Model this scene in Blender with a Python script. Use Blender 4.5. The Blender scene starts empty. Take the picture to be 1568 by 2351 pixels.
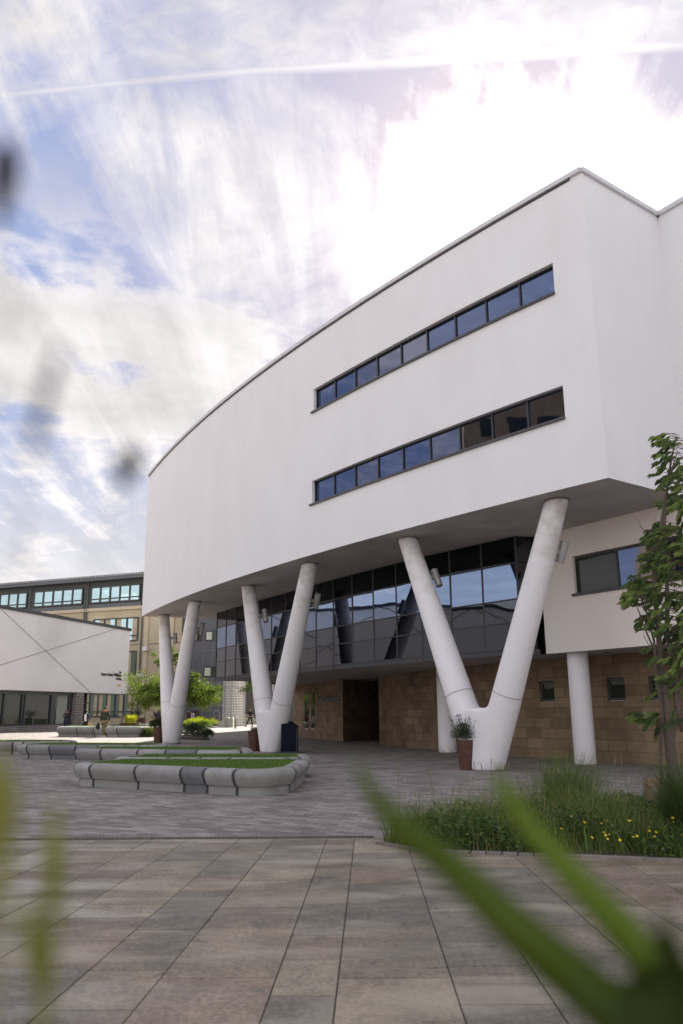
import bpy, bmesh, math, random
from mathutils import Vector, Matrix
random.seed(7)
S = bpy.context.scene
COL = S.collection
rad = math.radians

# ------------------------------------------------------------------ camera
FPX, PW, PH = 1850.0, 1568.0, 2351.0           # focal length in photo pixels (photo read at 1568 x 2351)
PITCH, ROLL, HC = rad(13.87), rad(-0.4), 1.45
FW = Vector((0, math.cos(PITCH), math.sin(PITCH)))
U0 = Vector((0, -math.sin(PITCH), math.cos(PITCH)))
R0 = Vector((1, 0, 0))
RT = R0 * math.cos(ROLL) + U0 * math.sin(ROLL)
UP = U0 * math.cos(ROLL) - R0 * math.sin(ROLL)
EYE = Vector((0, 0, HC))
cam_d = bpy.data.cameras.new('camera')
cam = bpy.data.objects.new('camera', cam_d); COL.objects.link(cam)
cam_d.sensor_fit = 'VERTICAL'; cam_d.sensor_height = 36.0; cam_d.sensor_width = 24.0
cam_d.lens = FPX / PH * 36.0
cam_d.clip_start = 0.02; cam_d.clip_end = 3000
m3 = Matrix((RT, UP, -FW)).transposed()
cam.matrix_world = Matrix.Translation(EYE) @ m3.to_4x4()
cam_d.dof.use_dof = True; cam_d.dof.focus_distance = 26.0; cam_d.dof.aperture_fstop = 2.8
S.camera = cam

def ray(x, y): return FW + RT * ((x - PW/2) / FPX) + UP * ((PH/2 - y) / FPX)
def gz(x, y, z=0.0):                            # where the line of sight meets the level z
    d = ray(x, y); return EYE + d * ((z - HC) / d.z)
def atY(x, y, Y):                               # ... meets the depth Y
    d = ray(x, y); return EYE + d * (Y / d.y)
def onp(x, y, p0, az):                          # ... meets a vertical wall through p0 running along azimuth az
    n = Vector((math.cos(rad(az)), -math.sin(rad(az)), 0)); d = ray(x, y)
    q = Vector((p0[0], p0[1], 0)) - EYE
    return EYE + d * (q.dot(n) / d.dot(n))

# ------------------------------------------------------------------ light
SUND = ray(1150, 512).normalized()
SEL = math.asin(SUND.z); SAZ = math.atan2(SUND.x, SUND.y)
S.view_settings.view_transform = 'Standard'; S.view_settings.look = 'None'
S.view_settings.gamma = 1.0; S.view_settings.use_curve_mapping = False
S.view_settings.exposure = 1.58
W = bpy.data.worlds.new('World'); S.world = W; W.use_nodes = True
nt = W.node_tree; nt.nodes.clear()
def N(t, typ, **kw):
    n = t.nodes.new(typ)
    for k, v in kw.items():
        if k.startswith('i_'):
            key = k[2:]
            n.inputs[int(key) if key.isdigit() else key.replace('_', ' ')].default_value = v
        else: setattr(n, k, v)
    return n
def M(t, op, a, b=None, c=None):
    n = t.nodes.new('ShaderNodeMath'); n.operation = op
    for i, v in enumerate((a, b, c)):
        if v is None: continue
        if isinstance(v, (int, float)): n.inputs[i].default_value = v
        else: t.links.new(v, n.inputs[i])
    return n.outputs[0]
def mixc(t, f, a, b, blend='MIX'):
    n = t.nodes.new('ShaderNodeMix'); n.data_type = 'RGBA'; n.blend_type = blend
    for i, v in ((0, f), (6, a), (7, b)):
        if isinstance(v, (int, float)): n.inputs[i].default_value = v
        elif isinstance(v, tuple): n.inputs[i].default_value = (v + (1,))[:4]
        else: t.links.new(v, n.inputs[i])
    return n.outputs[2]
def ramp(t, v, stops):
    n = t.nodes.new('ShaderNodeValToRGB'); cr = n.color_ramp
    while len(cr.elements) < len(stops): cr.elements.new(0.5)
    for e, (p, c) in zip(cr.elements, stops):
        e.position = p; e.color = (c, c, c, 1) if isinstance(c, (int, float)) else (c + (1,))[:4]
    t.links.new(v, n.inputs[0]); return n.outputs[0]
SKY_STR = 0.12
sky = N(nt, 'ShaderNodeTexSky', sky_type='NISHITA', sun_disc=False, sun_elevation=SEL, sun_rotation=SAZ,
        altitude=100.0, air_density=1.0, dust_density=0.8, ozone_density=1.6)
tc = N(nt, 'ShaderNodeTexCoord')
sep = N(nt, 'ShaderNodeSeparateXYZ'); nt.links.new(tc.outputs['Generated'], sep.inputs[0])
dz = M(nt, 'ADD', M(nt, 'MAXIMUM', sep.outputs[2], 0.0), 0.10)
px_ = M(nt, 'DIVIDE', sep.outputs[0], dz); py_ = M(nt, 'DIVIDE', sep.outputs[1], dz)
cv = N(nt, 'ShaderNodeCombineXYZ'); nt.links.new(px_, cv.inputs[0]); nt.links.new(py_, cv.inputs[1])
def wnoise(scale3, detail, rough, dist, loc=(0, 0, 0), rotz=0.0, src=None):
    mp = N(nt, 'ShaderNodeMapping'); mp.inputs['Scale'].default_value = scale3
    mp.inputs['Location'].default_value = loc; mp.inputs['Rotation'].default_value = (0, 0, rotz)
    nt.links.new(src if src else cv.outputs[0], mp.inputs[0])
    n = N(nt, 'ShaderNodeTexNoise'); n.inputs['Scale'].default_value = 1.0
    n.inputs['Detail'].default_value = detail; n.inputs['Roughness'].default_value = rough
    n.inputs['Distortion'].default_value = dist
    nt.links.new(mp.outputs[0], n.inputs['Vector']); return n.outputs[0]
big = wnoise((2.1, 1.5, 1), 10, 0.64, 0.55, (5.9, 2.2, 0), rad(25))
streak = wnoise((6.5, 0.8, 1), 8, 0.60, 0.5, (1.3, 5.2, 0), rad(-10))
ripple = wnoise((17, 20, 1), 4, 0.60, 0.5, (0, 0, 0), 0.4)
veil = wnoise((0.9, 0.9, 1), 4, 0.5, 0.2, (8.2, 3.1, 0))
puff = wnoise((2.6, 2.6, 6.0), 10, 0.60, 0.15, (7.1, 2.6, 0), 0.0, tc.outputs['Generated'])
mass = M(nt, 'ADD', M(nt, 'MULTIPLY', big, 0.64), M(nt, 'MULTIPLY', streak, 0.36))
mass = M(nt, 'ADD', mass, M(nt, 'MULTIPLY', M(nt, 'SUBTRACT', ripple, 0.5), 0.05))
sdn = N(nt, 'ShaderNodeVectorMath', operation='DOT_PRODUCT'); nt.links.new(tc.outputs['Generated'], sdn.inputs[0])
sdn.inputs[1].default_value = SUND
sd = M(nt, 'MAXIMUM', sdn.outputs['Value'], 0.0)
mass = M(nt, 'ADD', mass, M(nt, 'MULTIPLY', M(nt, 'POWER', sd, 60.0), 0.10))
cover = ramp(nt, mass, [(0.445, 0.0), (0.515, 0.42), (0.60, 1.0)])
# rippled thin sheet high up, ending at a straight edge (an old condensation trail)
sheet_v = M(nt, 'ADD', M(nt, 'ADD', py_, M(nt, 'MULTIPLY', px_, 0.075)), M(nt, 'MULTIPLY', M(nt, 'SUBTRACT', veil, 0.5), 0.03))
sheet_e = M(nt, 'MINIMUM', M(nt, 'MAXIMUM', M(nt, 'MULTIPLY', M(nt, 'SUBTRACT', 0.955, sheet_v), 70.0), 0.0), 1.0)
sheet_l = M(nt, 'MULTIPLY', M(nt, 'MAXIMUM', M(nt, 'SUBTRACT', 1.0, M(nt, 'DIVIDE', M(nt, 'ABSOLUTE', M(nt, 'SUBTRACT', sheet_v, 0.940)), 0.014)), 0.0), 0.75)
sheet = M(nt, 'MULTIPLY', sheet_e, ramp(nt, M(nt, 'ADD', M(nt, 'MULTIPLY', ripple, 0.55), M(nt, 'MULTIPLY', veil, 0.45)), [(0.38, 0.15), (0.62, 0.85)]))
cover = M(nt, 'MAXIMUM', M(nt, 'MAXIMUM', cover, M(nt, 'MULTIPLY', sheet, 0.85)), sheet_l)
low = ramp(nt, sep.outputs[2], [(0.0, 1.0), (0.16, 0.8), (0.36, 0.0)])
cover = M(nt, 'MAXIMUM', cover, M(nt, 'MULTIPLY', low, 0.8))
pf = ramp(nt, puff, [(0.49, 0.0), (0.55, 1.0)])
pf = M(nt, 'MULTIPLY', pf, ramp(nt, sep.outputs[2], [(0.0, 1.0), (0.45, 1.0), (0.60, 0.0)]))
cover = M(nt, 'MAXIMUM', cover, pf)
cover = M(nt, 'MINIMUM', cover, 1.0)
# thick cloud brightens near the sun and, as added fill, opposite it; core greyer
shade_n = wnoise((5.0, 5.0, 8.5), 8, 0.60, 0.3, (2.2, 9.4, 0), 0.0, tc.outputs['Generated'])
puff_core = ramp(nt, puff, [(0.52, 1.06), (0.70, 0.84)])
glow = M(nt, 'ADD', M(nt, 'ADD', M(nt, 'SUBTRACT', 4.15, M(nt, 'MULTIPLY', sdn.outputs['Value'], 1.75)), M(nt, 'MULTIPLY', M(nt, 'POWER', sd, 40.0), 1.3)), M(nt, 'MULTIPLY', M(nt, 'POWER', sd, 140.0), 18.0))
glow = M(nt, 'MULTIPLY', M(nt, 'MULTIPLY', glow, puff_core), M(nt, 'ADD', 0.42, M(nt, 'ADD', M(nt, 'MULTIPLY', shade_n, 0.80), M(nt, 'MULTIPLY', ramp(nt, streak, [(0.35, 0.0), (0.65, 1.0)]), 0.22))))
ccol = N(nt, 'ShaderNodeCombineXYZ')
for i, k in enumerate((1.03, 0.98, 0.98)): nt.links.new(M(nt, 'MULTIPLY', glow, k), ccol.inputs[i])
# thin veil softens the clear sky: radiance c / (1 + k c)
bw_ = N(nt, 'ShaderNodeRGBToBW'); nt.links.new(sky.outputs[0], bw_.inputs[0])
sc_ = M(nt, 'DIVIDE', 1.0, M(nt, 'ADD', 0.62, M(nt, 'MULTIPLY', bw_.outputs[0], M(nt, 'SUBTRACT', 0.60, M(nt, 'MULTIPLY', M(nt, 'POWER', sd, 30.0), 0.30)))))
dv_ = N(nt, 'ShaderNodeVectorMath', operation='MULTIPLY'); nt.links.new(sky.outputs[0], dv_.inputs[0])
cs_ = N(nt, 'ShaderNodeCombineXYZ')
for i, k in enumerate((1.12, 1.02, 1.05)): nt.links.new(M(nt, 'MULTIPLY', sc_, k), cs_.inputs[i])
nt.links.new(cs_.outputs[0], dv_.inputs[1])
skyc = mixc(nt, cover, dv_.outputs[0], ccol.outputs[0])
bg = N(nt, 'ShaderNodeBackground'); bg.inputs['Strength'].default_value = SKY_STR
nt.links.new(skyc, bg.inputs[0])
wo = N(nt, 'ShaderNodeOutputWorld'); nt.links.new(bg.outputs[0], wo.inputs[0])
sl = bpy.data.lights.new('sun', 'SUN'); sl.energy = 4.6; sl.angle = rad(0.5); sl.color = (1.0, 0.94, 0.84)
so = bpy.data.objects.new('sun', sl); COL.objects.link(so)
so.rotation_euler = SUND.to_track_quat('Z', 'Y').to_euler()

# ------------------------------------------------------------------ materials
MATS = {}
def mat(name, col, rough=0.8, var=0.0, vscale=3.0, bump=0.0, bscale=60.0, metal=0.0, spec=0.5, col2=None, stretch=(1, 1, 1), grime=None):
    if name in MATS: return MATS[name]
    m = bpy.data.materials.new(name); m.use_nodes = True; t = m.node_tree
    p = t.nodes['Principled BSDF']
    p.inputs['Base Color'].default_value = (*col, 1); p.inputs['Roughness'].default_value = rough
    p.inputs['Metallic'].default_value = metal; p.inputs['Specular IOR Level'].default_value = spec
    co = N(t, 'ShaderNodeTexCoord'); mp = N(t, 'ShaderNodeMapping'); mp.inputs['Scale'].default_value = stretch
    t.links.new(co.outputs['Object'], mp.inputs[0])
    if var or col2:
        n = N(t, 'ShaderNodeTexNoise'); n.inputs['Scale'].default_value = vscale; n.inputs['Detail'].default_value = 6
        n.inputs['Roughness'].default_value = 0.65
        t.links.new(mp.outputs[0], n.inputs['Vector'])
        c2 = col2 if col2 else tuple(c * (1 - var) for c in col)
        c1 = col if col2 else tuple(min(1, c * (1 + var)) for c in col)
        f = ramp(t, n.outputs[0], [(0.35, 0.0), (0.65, 1.0)])
        o = mixc(t, f, c1, c2); t.links.new(o, p.inputs['Base Color'])
    if bump:
        n = N(t, 'ShaderNodeTexNoise'); n.inputs['Scale'].default_value = bscale; n.inputs['Detail'].default_value = 4
        t.links.new(mp.outputs[0], n.inputs['Vector'])
        b = N(t, 'ShaderNodeBump'); b.inputs['Strength'].default_value = bump; b.inputs['Distance'].default_value = 0.02
        t.links.new(n.outputs[0], b.inputs['Height']); t.links.new(b.outputs[0], p.inputs['Normal'])
    MATS[name] = m; return m
def attr_mat(name, rough=0.75, var=0.25, vscale=4.0, trans=0.0, bump=0.0, bscale=40.0, stain=None, spec=0.5, pale=None):
    """base colour comes from the mesh's own 'tone' colour (a colour the piece really has), plus noise and optional pale patches of painted light"""
    if name in MATS: return MATS[name]
    m = bpy.data.materials.new(name); m.use_nodes = True; t = m.node_tree
    p = t.nodes['Principled BSDF']; p.inputs['Roughness'].default_value = rough; p.inputs['Specular IOR Level'].default_value = spec
    a = N(t, 'ShaderNodeVertexColor', layer_name='tone')
    co = N(t, 'ShaderNodeTexCoord')
    n = N(t, 'ShaderNodeTexNoise'); n.inputs['Scale'].default_value = vscale; n.inputs['Detail'].default_value = 7; n.inputs['Roughness'].default_value = 0.68
    t.links.new(co.outputs['Object'], n.inputs['Vector'])
    f = ramp(t, n.outputs[0], [(0.3, 1 - var), (0.7, 1.0)])
    o = mixc(t, 1.0, a.outputs[0], f, 'MULTIPLY')
    if stain:
        n2 = N(t, 'ShaderNodeTexNoise'); n2.inputs['Scale'].default_value = stain[0]; n2.inputs['Detail'].default_value = 5; n2.inputs['Distortion'].default_value = 0.8
        t.links.new(co.outputs['Object'], n2.inputs['Vector'])
        o = mixc(t, ramp(t, n2.outputs[0], [(0.62, 0.0), (0.74, stain[2])]), o, stain[1])
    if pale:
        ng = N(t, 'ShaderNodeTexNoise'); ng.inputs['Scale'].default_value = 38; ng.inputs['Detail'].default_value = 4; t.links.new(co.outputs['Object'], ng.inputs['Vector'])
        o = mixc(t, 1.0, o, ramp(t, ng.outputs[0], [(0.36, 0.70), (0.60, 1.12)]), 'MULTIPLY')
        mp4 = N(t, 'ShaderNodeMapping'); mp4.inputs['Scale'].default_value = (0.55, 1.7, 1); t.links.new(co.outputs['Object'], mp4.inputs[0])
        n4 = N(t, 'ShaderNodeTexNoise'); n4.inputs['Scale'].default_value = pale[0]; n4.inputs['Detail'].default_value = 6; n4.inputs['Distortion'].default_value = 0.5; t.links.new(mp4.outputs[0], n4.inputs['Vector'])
        o = mixc(t, ramp(t, n4.outputs[0], [(0.52, 0.0), (0.66, pale[2])]), o, pale[1])  # pale blotches: bounced sunlight put into the base colour
    t.links.new(o, p.inputs['Base Color'])
    if bump:
        b = N(t, 'ShaderNodeBump'); b.inputs['Strength'].default_value = bump; b.inputs['Distance'].default_value = 0.02
        n3 = N(t, 'ShaderNodeTexNoise'); n3.inputs['Scale'].default_value = bscale; n3.inputs['Detail'].default_value = 5
        t.links.new(co.outputs['Object'], n3.inputs['Vector'])
        t.links.new(n3.outputs[0], b.inputs['Height']); t.links.new(b.outputs[0], p.inputs['Normal'])
    if trans:
        tr = N(t, 'ShaderNodeBsdfTranslucent'); t.links.new(mixc(t, 1.0, o, (1.0, 1.15, 0.5), 'MULTIPLY'), tr.inputs[0])
        mx = N(t, 'ShaderNodeMixShader'); mx.inputs[0].default_value = trans
        t.links.new(p.outputs[0], mx.inputs[1]); t.links.new(tr.outputs[0], mx.inputs[2])
        t.links.new(mx.outputs[0], t.nodes['Material Output'].inputs[0])
    MATS[name] = m; return m
def glass(name, col, metal=1.0, rough=0.015, wav=0.012, ws=0.9):
    m = bpy.data.materials.new(name); m.use_nodes = True; t = m.node_tree
    p = t.nodes['Principled BSDF']; p.inputs['Base Color'].default_value = (*col, 1)
    p.inputs['Metallic'].default_value = metal; p.inputs['Roughness'].default_value = rough
    if wav:
        co = N(t, 'ShaderNodeTexCoord'); n = N(t, 'ShaderNodeTexNoise'); n.inputs['Scale'].default_value = ws; n.inputs['Detail'].default_value = 1
        t.links.new(co.outputs['Object'], n.inputs['Vector'])
        b = N(t, 'ShaderNodeBump'); b.inputs['Strength'].default_value = 1.0; b.inputs['Distance'].default_value = wav
        t.links.new(n.outputs[0], b.inputs['Height']); t.links.new(b.outputs[0], p.inputs['Normal'])
    MATS[name] = m; return m

def render_wall(name, col):
    """painted render: faint vertical rain streaks and fine grain"""
    m = mat(name, col, 0.85, bump=0.25, bscale=45.0); t = m.node_tree; p = t.nodes['Principled BSDF']
    co = N(t, 'ShaderNodeTexCoord')
    mp = N(t, 'ShaderNodeMapping'); mp.inputs['Scale'].default_value = (1.1, 1.1, 0.45); t.links.new(co.outputs['Object'], mp.inputs[0])
    n = N(t, 'ShaderNodeTexNoise'); n.inputs['Scale'].default_value = 1.0; n.inputs['Detail'].default_value = 7; n.inputs['Roughness'].default_value = 0.6
    t.links.new(mp.outputs[0], n.inputs['Vector'])
    n2 = N(t, 'ShaderNodeTexNoise'); n2.inputs['Scale'].default_value = 0.5; n2.inputs['Detail'].default_value = 5
    t.links.new(co.outputs['Object'], n2.inputs['Vector'])
    f = M(t, 'ADD', M(t, 'MULTIPLY', n.outputs[0], 0.6), M(t, 'MULTIPLY', n2.outputs[0], 0.4))
    o = mixc(t, ramp(t, f, [(0.42, 0.0), (0.66, 1.0)]), col, tuple(c * k for c, k in zip(col, (0.955, 0.95, 0.945))))
    t.links.new(o, p.inputs['Base Color']); return m
render_wall('white_render', (0.785, 0.78, 0.79))
render_wall('cream_render', (0.78, 0.725, 0.675))
render_wall('column_paint', (0.80, 0.78, 0.79))
def column_dirt():
    t = MATS['column_paint'].node_tree; p = t.nodes['Principled BSDF']; src = p.inputs['Base Color'].links[0].from_socket
    co = N(t, 'ShaderNodeTexCoord'); sx = N(t, 'ShaderNodeSeparateXYZ'); t.links.new(co.outputs['Object'], sx.inputs[0])
    n = N(t, 'ShaderNodeTexNoise'); n.inputs['Scale'].default_value = 2.6; n.inputs['Detail'].default_value = 7; n.inputs['Roughness'].default_value = 0.65; t.links.new(co.outputs['Object'], n.inputs['Vector'])
    hi = ramp(t, M(t, 'DIVIDE', sx.outputs[2], 6.4), [(0.60, 0.0), (0.98, 1.0)]); lo = ramp(t, sx.outputs[2], [(0.0, 1.0), (0.28, 0.0)])
    nf = ramp(t, n.outputs[0], [(0.42, 0.0), (0.62, 1.0)]); nl = ramp(t, n.outputs[0], [(0.50, 0.0), (0.60, 1.0)])
    f = M(t, 'ADD', M(t, 'MULTIPLY', hi, M(t, 'MULTIPLY', nf, 0.62)), M(t, 'MULTIPLY', lo, M(t, 'MULTIPLY', nl, 0.8)))
    t.links.new(mixc(t, M(t, 'MINIMUM', f, 1.0), src, (0.42, 0.36, 0.27)), p.inputs['Base Color'])
column_dirt()
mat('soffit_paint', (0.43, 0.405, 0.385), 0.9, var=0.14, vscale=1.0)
mat('coping_metal', (0.60, 0.59, 0.60), 0.45, var=0.06, metal=0.3)
mat('dark_frame', (0.035, 0.037, 0.042), 0.4)
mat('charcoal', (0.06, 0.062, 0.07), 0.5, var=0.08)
mat('crack', (0.24, 0.21, 0.18), 0.9)
mat('roof_felt', (0.25, 0.25, 0.26), 0.9, var=0.1)
glass('mirror_glass', (0.075, 0.08, 0.092), wav=0.005, ws=0.8)
glass('vision_glass', (0.19, 0.25, 0.37), wav=0.004, ws=0.8)
glass('mid_glass', (0.085, 0.095, 0.115), wav=0.005, ws=0.8)
glass('black_glass', (0.045, 0.05, 0.06), wav=0.003, ws=0.8)
glass('band_glass_pale', (0.13, 0.14, 0.19), wav=0.004, ws=0.9)
glass('band_glass', (0.085, 0.11, 0.19), wav=0.004, ws=0.9)
glass('tint_glass', (0.028, 0.034, 0.022), metal=0.0, wav=0.003)
MATS['tint_glass'].node_tree.nodes['Principled BSDF'].inputs['Specular IOR Level'].default_value = 0.4
glass('green_glass', (0.42, 0.58, 0.60), metal=0.85, wav=0.004)
glass('dark_green_glass', (0.035, 0.07, 0.04), metal=0.15, wav=0.0)

# stone wall, block paving, brick pier
def brick_mat(name, c1, c2, mortar, bw, bh, msize=0.01, rot=0.0, uvaxis='wall', rough=0.85, bias=0.0, var=0.35, bump=0.4, vscale=1.5, off=0.5, freq=2):
    m = bpy.data.materials.new(name); m.use_nodes = True; t = m.node_tree; p = t.nodes['Principled BSDF']
    p.inputs['Roughness'].default_value = rough; p.inputs['Specular IOR Level'].default_value = 0.3
    co = N(t, 'ShaderNodeTexCoord')
    if uvaxis == 'uv': src = co.outputs['UV']
    else: src = co.outputs['Object']
    mp = N(t, 'ShaderNodeMapping'); mp.inputs['Rotation'].default_value = (0, 0, rot); t.links.new(src, mp.inputs[0])
    b = N(t, 'ShaderNodeTexBrick', offset=off, offset_frequency=freq)
    b.inputs['Scale'].default_value = 1.0; b.inputs['Brick Width'].default_value = bw; b.inputs['Row Height'].default_value = bh
    b.inputs['Mortar Size'].default_value = msize; b.inputs['Mortar Smooth'].default_value = 0.2; b.inputs['Bias'].default_value = bias
    b.inputs['Color1'].default_value = (*c1, 1); b.inputs['Color2'].default_value = (*c2, 1); b.inputs['Mortar'].default_value = (*mortar, 1)
    t.links.new(mp.outputs[0], b.inputs['Vector'])
    n = N(t, 'ShaderNodeTexNoise'); n.inputs['Scale'].default_value = vscale; n.inputs['Detail'].default_value = 8; n.inputs['Roughness'].default_value = 0.7
    t.links.new(co.outputs['Object'], n.inputs['Vector'])
    o = mixc(t, 1.0, b.outputs[0], ramp(t, n.outputs[0], [(0.3, 1 - var), (0.7, 1.0)]), 'MULTIPLY')
    t.links.new(o, p.inputs['Base Color'])
    n2 = N(t, 'ShaderNodeTexNoise'); n2.inputs['Scale'].default_value = 40; n2.inputs['Detail'].default_value = 4; t.links.new(co.outputs['Object'], n2.inputs['Vector'])
    h = M(t, 'SUBTRACT', M(t, 'MULTIPLY', n2.outputs[0], 0.25), b.outputs['Fac'])
    bp = N(t, 'ShaderNodeBump'); bp.inputs['Strength'].default_value = bump; bp.inputs['Distance'].default_value = 0.008
    t.links.new(h, bp.inputs['Height']); t.links.new(bp.outputs[0], p.inputs['Normal'])
    MATS[name] = m; return m
brick_mat('block_paving', (0.22, 0.185, 0.165), (0.42, 0.37, 0.345), (0.13, 0.105, 0.085), 0.30, 0.145, 0.007, rot=rad(24), var=0.45, vscale=0.8)
brick_mat('sandstone', (0.225, 0.155, 0.095), (0.335, 0.245, 0.155), (0.14, 0.10, 0.065), 0.62, 0.30, 0.007, uvaxis='uv', var=0.42, vscale=0.9, off=0.37, freq=3)
brick_mat('grey_brick', (0.10, 0.085, 0.08), (0.20, 0.165, 0.15), (0.45, 0.41, 0.38), 0.42, 0.14, 0.022, uvaxis='uv')
brick_mat('buff_brick', (0.36, 0.22, 0.11), (0.44, 0.28, 0.15), (0.35, 0.25, 0.15), 0.24, 0.085, 0.008, uvaxis='uv')

# ------------------------------------------------------------------ mesh helpers
def tag(o, label=None, cat=None, group=None, kind=None):
    if label: o['label'] = label
    if cat: o['category'] = cat
    if group: o['group'] = group
    if kind: o['kind'] = kind
    return o
def root(name, loc, label, cat, group=None, rz=0.0):
    o = bpy.data.objects.new(name, None); COL.objects.link(o); o.location = loc; o.rotation_euler = (0, 0, rz)
    o.empty_display_size = 0.3
    return tag(o, label, cat, group)
class MB:
    def __init__(s): s.v = []; s.f = []; s.mi = []; s.uv = {}; s.c = None; s.m = 0; s.col = []
    def add(s, pts): i = len(s.v); s.v += [Vector(p) for p in pts]; return i
    def face(s, idx, uv=None, tone=None):
        s.f.append(tuple(idx)); s.mi.append(s.m); s.col.append(tone if tone else s.c)
        if uv: s.uv[len(s.f) - 1] = uv
    def quad(s, a, b, c, d, uv=None): i = s.add((a, b, c, d)); s.face((i, i+1, i+2, i+3), uv)
    def poly(s, pts): i = s.add(pts); s.face(range(i, i + len(pts)))
    def prism(s, plan, z0, z1, cap=True):
        n = len(plan); i = s.add([(p[0], p[1], z0) for p in plan] + [(p[0], p[1], z1) for p in plan])
        for k in range(n):
            j = (k + 1) % n; s.face((i+k, i+j, i+n+j, i+n+k))
        if cap: s.face(range(i+n, i+2*n)); s.face(list(range(i, i+n))[::-1])
    def box(s, c, h, ax=None):
        """centre, half sizes, optional (ux, uy, uz) axes"""
        ux, uy, uz = ax if ax else (Vector((1, 0, 0)), Vector((0, 1, 0)), Vector((0, 0, 1)))
        c = Vector(c)
        P = [c + ux*h[0]*a + uy*h[1]*b + uz*h[2]*d for d in (-1, 1) for a, b in ((-1, -1), (1, -1), (1, 1), (-1, 1))]
        i = s.add(P)
        for q in ((3, 2, 1, 0), (4, 5, 6, 7), (0, 1, 5, 4), (1, 2, 6, 5), (2, 3, 7, 6), (3, 0, 4, 7)): s.face([i + k for k in q])
    def tube(s, pts, rs, n=10, caps=True):
        pts = [Vector(p) for p in pts]; rings = []
        ref = Vector((0.31, 0.2, 0.93)).normalized(); prev = None
        for k, p in enumerate(pts):
            d = (pts[min(k+1, len(pts)-1)] - pts[max(k-1, 0)]).normalized()
            if prev is None:
                a = d.cross(Vector((1, 0, 0)) if abs(d.x) < 0.9 else Vector((0, 1, 0))).normalized()
            else: a = (prev - d * prev.dot(d)).normalized()
            prev = a; b = d.cross(a); r = rs[k] if isinstance(rs, (list, tuple)) else rs
            rings.append(s.add([p + (a*math.cos(2*math.pi*j/n) + b*math.sin(2*math.pi*j/n))*r for j in range(n)]))
        for k in range(len(rings)-1):
            for j in range(n):
                j2 = (j+1) % n; s.face((rings[k]+j, rings[k]+j2, rings[k+1]+j2, rings[k+1]+j))
        if caps:
            s.face([rings[0]+j for j in range(n)][::-1]); s.face([rings[-1]+j for j in range(n)])
    def lathe(s, prof, c, n=32, cap=True):
        rings = [s.add([(c[0]+r*math.cos(2*math.pi*j/n), c[1]+r*math.sin(2*math.pi*j/n), c[2]+z) for j in range(n)]) for r, z in prof]
        for k in range(len(rings)-1):
            for j in range(n):
                j2 = (j+1) % n; s.face((rings[k]+j, rings[k]+j2, rings[k+1]+j2, rings[k+1]+j))
        if cap: s.face([rings[-1]+j for j in range(n)])
    def wall(s, a, b, z0, z1, u0=0.0):
        L = (Vector((b[0]-a[0], b[1]-a[1]))).length
        s.quad((a[0], a[1], z0), (b[0], b[1], z0), (b[0], b[1], z1), (a[0], a[1], z1), [(u0, z0), (u0+L, z0), (u0+L, z1), (u0, z1)])
        return u0 + L
    def build(s, name, m, parent=None, smooth=False, base=None):
        me = bpy.data.meshes.new(name)
        off = Vector((0, 0, 0))
        if parent is not None:
            bpy.context.view_layer.update()
            inv = parent.matrix_world.inverted() if base is None else base
            vs = [inv @ v for v in s.v]
        else: vs = s.v
        me.from_pydata([tuple(v) for v in vs], [], s.f)
        for mm in (m if isinstance(m, (list, tuple)) else [m]): me.materials.append(MATS[mm] if isinstance(mm, str) else mm)
        me.polygons.foreach_set('material_index', s.mi)
        if smooth is True: me.polygons.foreach_set('use_smooth', [True]*len(s.f))
        if s.uv:
            uvl = me.uv_layers.new(name='UVMap')
            for fi, uv in s.uv.items():
                for k, li in enumerate(me.polygons[fi].loop_indices): uvl.data[li].uv = uv[k]
        if any(c is not None for c in s.col):
            ca = me.color_attributes.new('tone', 'FLOAT_COLOR', 'CORNER'); buf = []
            for fi, p in enumerate(me.polygons):
                c = s.col[fi] or (0.5, 0.5, 0.5); buf += [c[0], c[1], c[2], 1.0] * p.loop_total
            ca.data.foreach_set('color', buf)
        me.update()
        o = bpy.data.objects.new(name, me); COL.objects.link(o)
        if parent is not None: o.parent = parent
        if smooth == 'auto': smooth_by_angle(o, 35)
        return o
def smooth_by_angle(o, deg):
    me = o.data; bm = bmesh.new(); bm.from_mesh(me)
    for f in bm.faces: f.smooth = True
    for e in bm.edges:
        if len(e.link_faces) == 2 and e.calc_face_angle(0) > rad(deg): e.smooth = False
    bm.to_mesh(me); bm.free()
def weld(o, dist=0.0005):
    bm = bmesh.new(); bm.from_mesh(o.data); bmesh.ops.remove_doubles(bm, verts=bm.verts, dist=dist)
    bmesh.ops.recalc_face_normals(bm, faces=bm.faces); bm.to_mesh(o.data); bm.free()
def copy_thing(o, loc, rz=None, label=None, parent=None):
    c = o.copy(); COL.objects.link(c); c.parent = parent
    if parent is None:
        c.location = loc
        if rz is not None: c.rotation_euler = (0, 0, rz)
        if label: c['label'] = label
    for ch in [x for x in S.objects if x.parent == o]: copy_thing(ch, None, parent=c)
    return c
def text_mesh(name, body, size, origin, ux, uy, m, parent, extrude=0.02, align='LEFT', xs=1.0):
    cu = bpy.data.curves.new(name, 'FONT'); cu.body = body; cu.size = size; cu.extrude = extrude; cu.align_x = align
    cu.offset = size * 0.012
    t = bpy.data.objects.new(name, cu); COL.objects.link(t); bpy.context.view_layer.update()
    me = bpy.data.meshes.new_from_object(t.evaluated_get(bpy.context.evaluated_depsgraph_get()))
    bpy.data.objects.remove(t)
    uz = ux.cross(uy)
    mm = Matrix((ux * xs, uy, uz)).transposed().to_4x4(); mm.translation = origin
    bpy.context.view_layer.update()
    me.transform(parent.matrix_world.inverted() @ mm); me.materials.clear(); me.materials.append(MATS[m])
    o = bpy.data.objects.new(name, me); COL.objects.link(o); o.parent = parent; return o
Z3 = Vector((0, 0, 1))
exec_parts = []

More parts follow.
